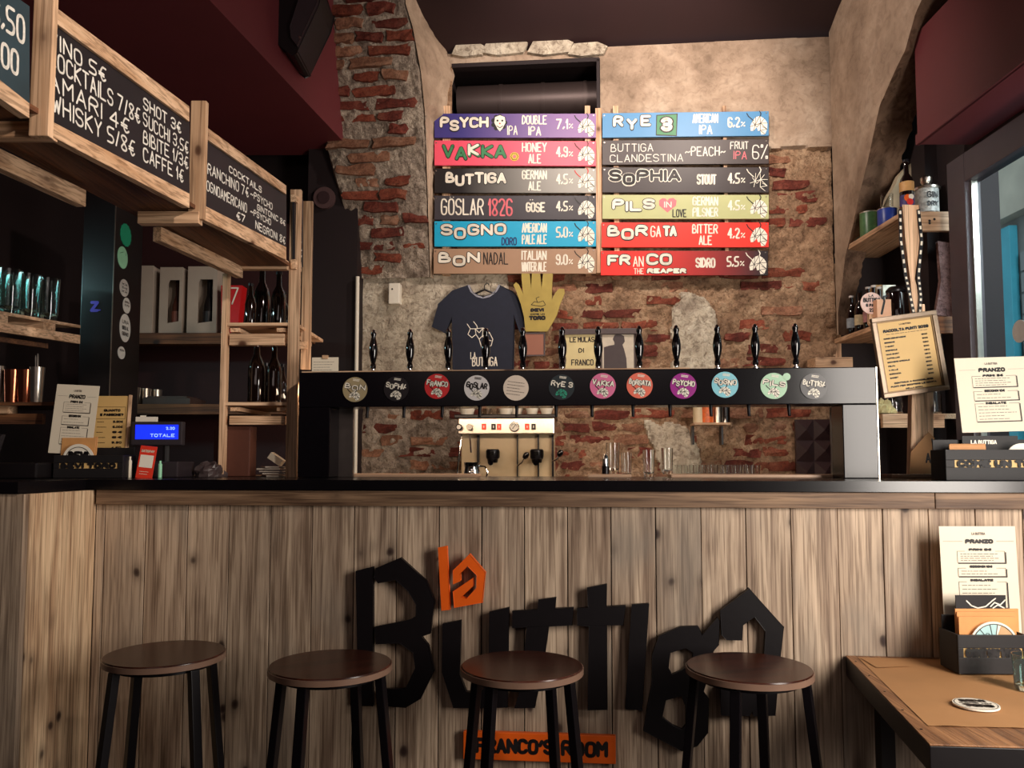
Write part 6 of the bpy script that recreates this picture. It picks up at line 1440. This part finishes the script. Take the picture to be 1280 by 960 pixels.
# frame (tilted)
FP = [(1090,398),(1171,385),(1187,487),(1105,498)]     # tl tr br bl
yF = yP-.055; q = [W(a_, b_, yF) for a_, b_ in FP]
org = q[3]; ex_ = (q[2]-q[3]); ez_ = (q[0]-q[3]); wF = ex_.length; hF = ez_.length; ex_.normalize(); ez_ = (ez_-ex_*ez_.dot(ex_)).normalized(); ey_ = ez_.cross(ex_)
MF = Matrix(((ex_.x, ey_.x, ez_.x, org.x), (ex_.y, ey_.y, ez_.y, org.y), (ex_.z, ey_.z, ez_.z, org.z), (0,0,0,1)))
pf = thing('framed_price_list', 'tilted silver framed price list hung on the wooden display post', 'picture', M=MF)
M_silver = plain('aged_silver_frame', (138,120,102), .35, .6, nscale=40, noise_amt=.12)
frame_bars(pf, MF, 0, wF, 0, hF, -.004, .016, .018, M_silver); frame_bars(pf, MF, .016, wF-.016, .016, hF-.016, .002, .005, .006, plain('dark_gold_lip', (110,88,60), .4, .5), name='inner_lip', bev=0)
mb = MB(MF); mb.box(.012, wF-.012, .006, .010, .012, hF-.012); mb.build('sheet', M_yellow_paper, pf)
mb = MB(MF); f = lambda u: u*wF; g = lambda v: v*hF; y_ = .0053
text(mb, 'LA BUTTIGA', f(.42), g(.875), f(.60), g(.895), .0014, y_); text(mb, 'RACCOLTA PUNTI 2023', f(.16), g(.80), f(.86), g(.84), .0042, y_); emit_lines(mb, f(.20), f(.84), g(.765), g(.785), 1, .0016, y_, 0, .05)
items = ['CORSO DEGUSTAZIONE', 'SESSIONE', 'T-SHIRT', 'GREMBIULE', 'MAXI SHIRT', 'CAPPELLINO', 'BICCHIERE SPECIALE', 'FELPA', 'A MILLE', 'BORRACCIA', 'GADGET']
for i, s_ in enumerate(items):
    z_ = .715-.049*i; text(mb, s_, f(.15), g(z_), f(.15+.018*len(s_)+.02), g(z_+.020), .0022, y_); text(mb, ('500', '300', '250', '200', '180', '150', '120')[i % 7], f(.73), g(z_), f(.82), g(z_+.020), .0022, y_)
text(mb, 'CONTINUA A RACCOGLIERE', f(.20), g(.155), f(.80), g(.178), .0026, y_); text(mb, 'PUNTI PER SCOPRIRE LE NOVITA', f(.14), g(.115), f(.84), g(.138), .0026, y_); text(mb, 'DELLA BIRRA', f(.36), g(.075), f(.62), g(.095), .0022, y_)
mb.build('lettering', M_ink, pf)
# right counter holder with lunch menu
t, Mx, w, h = leaning('menu_sheet', 'wide white lunch menu sheet standing on the right end of the counter', 1203, 478, 1290, 541, 2.62, tilt=-.03)
menu_card(t, Mx, w, h*1.5, 'PRANZO', HEADS)
pL_ = W(1183, 600, 2.50); Mr = Matrix.Translation((pL_.x, 2.50, zc0)) @ Matrix.Rotation(TH-.0, 4, 'Z')
hr = W(1190, 562, 2.50).z-zc0
card_holder('card_holder', 'long black card holder on the right end of the counter', Mr, .34, .11, hr, 'COME UN TORO')
mb = MB(Mr); mb.box(.09, .26, .085, .09, .01, hr+.045); tag(mb.build('black_card', M_blkm), 'black card with white lettering standing behind the right counter holder', 'card'); o_ = bpy.data.objects[-1] if False else None
mb = MB(Mr); text(mb, 'LA BUTTIGA', .115, hr+.018, .195, hr+.032, .0035, .084); tag(mb.build('card_print', M_white), 'white print on the black card', 'print')
for i in range(3):
    Mq = Mr @ Matrix.Translation((.03+.006*i, .03+.012*i, .012)) @ Matrix.Rotation(-.12, 4, 'X'); t = thing('square_coaster', ('front', 'middle', 'rear')[i]+' tan card coaster in the right counter holder', 'coaster', M=Mq, group='tan coasters in the right counter holder')
    mb = MB(Mq); mb.box(0, .11, 0, .006, 0, hr+.004+.002*i); mb.build('card', plain('tan_coaster_b', (200,140,84), .6), t, bev=.001)
Mq = Mr @ Matrix.Translation((.245, .035, hr-.028)); t = thing('round_coaster', 'white round coaster peeking from the right counter holder', 'coaster', M=Mq); mb = MB(Mq); mb.disc((0,0), .048, 0, 30, .004); mb.build('disc', M_white, t)

# ------------------------------------------------------------------ kraft covered table at the right
ZT = .643
c0, c1, c2, c3 = Wz(1055, 818, ZT), Wz(1162, 930, ZT), Wz(1330, 935, ZT), Wz(1330, 818, ZT)
tb = thing('pub_table', 'black-edged table with kraft paper stapled over its top at the lower right', 'table', (c0.x+.3, 1.8, 0))
def slab4(q, z0, z1, name, m, par, bev=.002):
    mb = MB(); mb.hexa([Vector((p.x, p.y, z0)) for p in q]+[Vector((p.x, p.y, z1)) for p in q]); return mb.build(name, m, par, bev=bev)
far = 1.75
c2 = c1+(c2-c1).normalized()*.62; c3 = c0+(c3-c0).normalized()*.62; c3.y -= .075; c0.y -= .012
slab4([c1, c2, c3, c0], ZT-.060, ZT-.004, 'edge_frame', M_blk, tb)
slab4([c1, c2, c3, c0], ZT-.0038, ZT, 'table_top', M_tabwood, tb, .0015)
cc = (c0+c1+c2+c3)/4; ins = [p.lerp(cc, .085) for p in (c1, c2, c3, c0)]
ins[0] = Wz(1160, 908, ZT); ins[1] = Wz(1330, 912, ZT); ins[2] = Wz(1330, 829, ZT); ins[3] = Wz(1072, 822, ZT)
mb = MB(); N_ = 24; rows = []
for j in range(N_):
    r = []
    for i in range(N_):
        p = ins[0].lerp(ins[1], i/(N_-1)).lerp(ins[3].lerp(ins[2], i/(N_-1)), j/(N_-1)); h = .0012+.0016*max(0, fbm(p.x, p.y, 7, 3, 2))
        if j == 0: h += .003*abs(noise.noise((p.x*14, 0, 1)))
        r.append(mb.av([(p.x, p.y, ZT+h)]))
    rows.append(r)
for j in range(N_-1):
    for i in range(N_-1): mb.face((rows[j][i], rows[j][i+1], rows[j+1][i+1], rows[j+1][i]))
mb.build('kraft_sheet', M_kraft, tb, smooth=True)
mb = MB(); a_ = [Wz(1076, 824, ZT), Wz(1100, 824, ZT), Wz(1138, 834, ZT), Wz(1096, 836, ZT)]; mb.quad(*[p+Vector((0,0,.0034)) for p in a_][::-1]); mb.build('kraft_patch', M_kraft, tb)
mb = MB()
for t_ in (.1, .3, .5, .7, .88):
    p = c0.lerp(c1, t_)+Vector((.012, 0, 0)); m2 = MB(); m2.lathe([(0,0),(.003,0),(.003,.001),(0,.0014)], c=p+Vector((0,0,.0001)), n=8); m2.build('upholstery_pin', M_iron, tb)
mb = MB(); p = (c0+c3)/2
for sx, sy in ((c0+(Vector((.07, -.09, 0))), 0), (c3+Vector((-.07, -.09, 0)), 0), (c1+Vector((.07, .07, 0)), 0), (c2+Vector((-.07, .07, 0)), 0)):
    mb = MB(); mb.box(sx.x-.02, sx.x+.02, sx.y-.02, sx.y+.02, 0, ZT-.0605); mb.build('leg', M_iron, tb)
# holder on the table
pA = Wz(1199, 845, ZT); pB = Wz(1184, 836, ZT)
MH = Matrix.Translation((pA.x, pA.y, ZT+.005)) @ Matrix.Rotation(-.02, 4, 'Z')
wH = .19; hH = W(1199, 795, pA.y).z-ZT
card_holder('card_holder', 'black cut-lettered card holder on the kraft-covered table', MH, wH, .10, hH*.98, 'COME UN TORO')
a = W(1184, 845, pA.y+.11); b = W(1276, 661, pA.y+.11); w = b.x-a.x-.006
Mx = Matrix.Translation((a.x+.002, pA.y+.115, ZT+.006)) @ Matrix.Rotation(-.04, 4, 'X'); t = thing('menu_sheet', 'tall white lunch menu sheet standing on the table', 'menu', M=Mx); h = b.z-ZT
mb = MB(Mx); mb.box(0, w, 0, .0016, 0, h); mb.build('menu_card', M_paper, t)
mb = MB(Mx); H_ = [('PRANZO', .855, .90, .33, .70, .009)]
text(mb, 'LA BUTTIGA', w*.42, h*.935, w*.60, h*.955, w*.007, -.0006, mi=1); text(mb, 'PRANZO', w*.33, h*.87, w*.70, h*.905, w*.024, -.0006)
for (s_, z1_, zt_2, zb_2, n) in (('PRIMI 8€', .825, .815, .73, 4), ('SECONDI 10€', .70, .69, .63, 2), ('INSALATE', .60, .59, .40, 6)):
    mb.mi = 1; mb.strokes([[(w*.32, h*zt_2), (w*.22, h*zt_2), (w*.22, h*zb_2), (w*.84, h*zb_2), (w*.84, h*zt_2), (w*.72, h*zt_2)]], w*.006, -.0006); mb.mi = 0; mb.strokes([[(w*.23, h*(zb_2-.005)), (w*.853, h*(zb_2-.005)), (w*.853, h*(zt_2-.01))]], w*.014, -.0005)
    text(mb, s_, w*.37, h*(z1_-.008), w*.67, h*(z1_+.012), w*.018, -.0012); emit_lines(mb, w*.26, w*.80, h*(zb_2+.008), h*(zt_2-.012), n, w*.009, -.0006, 1, seed=n)
mb.mi = 1; mb.quad((w*.04,-.0006,h*.886),(w*.30,-.0006,h*.886),(w*.30,-.0006,h*.889),(w*.04,-.0006,h*.889)); mb.quad((w*.74,-.0006,h*.886),(w*.97,-.0006,h*.886),(w*.97,-.0006,h*.889),(w*.74,-.0006,h*.889))
mb.build('lettering', [M_ink, M_inkg], t)
yk = pA.y+.075; a = W(1196, 790, yk); b = W(1257, 744, yk); mb = MB(); mb.box(a.x, b.x, yk, yk+.003, ZT+.02, b.z)
bcard = thing('black_card', 'black card with a white line-drawn bull behind the tan coasters on the table', 'card', ((a.x+b.x)/2, yk, ZT+.02)); mb.build('card', M_blkm, bcard)
Q_ = lambda px, py: (W(px, py, yk).x, W(px, py, yk).z)
mb = MB(); mb.strokes([[Q_(1208,751),Q_(1214,757),Q_(1222,760),Q_(1232,758),Q_(1240,751),Q_(1244,748)], [Q_(1238,758),Q_(1243,753),Q_(1250,756),Q_(1256,750)], [Q_(1241,760),Q_(1247,756),Q_(1255,760)]], .0035, yk-.001); mb.build('print', M_white, bcard)
for i in range(3):
    y_ = pA.y+.030+.014*i; a = W(1197+(1-i)*2, 790, y_); b = W(1270+i*1.5, 769-4*i+ (2 if i == 0 else 0), y_); t = thing('square_coaster', ('front', 'middle', 'rear')[i]+' tan card coaster in the table holder', 'coaster', ((a.x+b.x)/2, y_, ZT+.014), group='tan coasters in the table holder')
    mb = MB(); mb.box(a.x, b.x, y_, y_+.005, ZT+.014, b.z); mb.build('card', plain('tan_coaster_c', (216,150,88), .6, nscale=20), t, bev=.001)
y_ = pA.y+.016; c_ = W(1243, 808, y_); t = thing('round_coaster', 'round pale teal and tan patterned coaster in front of the tan ones, table holder', 'coaster', (c_.x, y_, ZT+.012)); rr_ = W(1243, 777, y_).z-c_.z
Mq = Matrix.Translation((c_.x, y_, c_.z)); mb = MB(Mq); mb.disc((0,0), rr_, 0, 36, .004); mb.build('disc', M_white, t)
mb = MB(Mq); ra = rr_*.90; mb.mi = 0
mb.poly([(ra*math.cos(a_*PI/18), ra*math.sin(a_*PI/18)) for a_ in range(0, 8)]+[(0,0)], -.0006); mb.mi = 1; mb.poly([(ra*math.cos(a_*PI/18), ra*math.sin(a_*PI/18)) for a_ in range(8, 36-17)]+[(0,0)], -.0006)
mb.mi = 2
for a_ in (3, 8, 10, 13, 15, 17): mb.strokes([[(0,0), (ra*math.cos(a_*PI/18), ra*math.sin(a_*PI/18))]], .0018, -.0012)
mb.strokes([[(ra*math.cos(a_*PI/18), ra*math.sin(a_*PI/18)) for a_ in range(37)]], .002, -.0012); mb.strokes([[(-.018+.006*math.cos(a_), .030+.006*math.sin(a_)) for a_ in range(8)]], .0015, -.0013)
mb.build('pattern', [plain('coaster_tan', (200,160,116), .5), plain('coaster_teal', (170,206,206), .5), M_ink], t)
# coaster lying on the kraft sheet
p = Wz(1220, 881, ZT+.006); t = thing('loose_coaster', 'round white coaster with black lettering lying flat on the kraft paper', 'coaster', (p.x, p.y, ZT+.0045))
Mq = Matrix.Translation((p.x, p.y, ZT+.0045)) @ Matrix.Rotation(-.15, 4, 'Z') @ Matrix.Rotation(-PI/2, 4, 'X'); mb = MB(Mq); mb.disc((0,0), .050, -.004, 36, .004); mb.build('disc', M_white, t)
mb = MB(Mq); text(mb, 'BEVI', -.030, .012, .030, .034, .009, -.0046); text(mb, 'COME UN', -.036, .0, .036, .008, .003, -.0046); text(mb, 'TORO', -.034, -.028, .034, -.004, .010, -.0046); mb.strokes([[(.046*math.cos(a_*PI/18), .046*math.sin(a_*PI/18)) for a_ in range(37)]], .0015, -.0045); mb.build('lettering', M_ink, t)
# glass at the picture's right edge
p = Wz(1284, 862, ZT+.004); mb = MB(); pf_ = [(0,0),(.026,0),(.028,.006),(.033,.088),(.031,.088),(.026,.012),(0,.010)]; mb.lathe(pf_, n=24); o = mb.build('water_glass', M_glass_t, loc=(0,0,0), smooth=True); o.location = (p.x, p.y, ZT+.0045); tag(o, 'clear tumbler cut by the right edge, in front of the table card holder', 'glass')

# ------------------------------------------------------------------ loudspeaker and round fitting
sp_ = thing('loudspeaker', 'black loudspeaker on a wall bracket at the top beside the brick pier', 'speaker', W(362, 30, 3.55))
ys = 3.55; pts = [(W(a_, b_, ys).x, W(a_, b_, ys).z) for a_, b_ in ((322,-12),(404,-12),(399,8),(372,66),(366,68),(350,56),(330,36))]
mb = MB(); mb.poly(pts, ys, ys+.22); mb.build('cabinet', M_blk, sp_, bev=.006)
pts = [(W(a_, b_, ys).x, W(a_, b_, ys).z) for a_, b_ in ((380,-12),(402,-12),(397,8),(373,60),(366,50),(364,36))]
mb = MB(); mb.poly(pts, ys-.02, ys-.001); mb.build('grille', plain('speaker_grille', (48,34,38), .6), sp_, bev=.003)
q = W(375, 47, ys-.02); mb = MB(Matrix.Translation((q.x, 0, q.z))); mb.disc((0,0), .006, ys-.022, 10); mb.build('logo_dot', M_steel, sp_)
a = W(297, 36, ys+.0); b = W(315, 2, ys); mb = MB(); mb.box(a.x, b.x, ys, ys+.08, a.z, b.z); mb.tube([((a.x+b.x)/2, ys+.04, (a.z+b.z)/2), (pts[0][0]-.1, ys+.1, (a.z+b.z)/2+.02)], .012, 10); mb.build('bracket', M_iron, sp_, bev=.002)
c_ = L(406, 248, 1.79); t = BT('round_fitting', 'round dim wall fitting on the dark return left of the brick pier', 'lamp', c_.x, 1.79, c_.z)
mb = MB(BAR @ Matrix.Translation((c_.x, 0, c_.z))); mb.disc((0,0), .062, 1.775, 28, .024); mb.build('ring', plain('dim_ring', (84,62,62), .5), t)
mb = MB(BAR @ Matrix.Translation((c_.x, 0, c_.z))); mb.disc((0,0), .035, 1.768, 24, .006); mb.build('lens', plain('dim_lens', (60,44,46), .3), t)
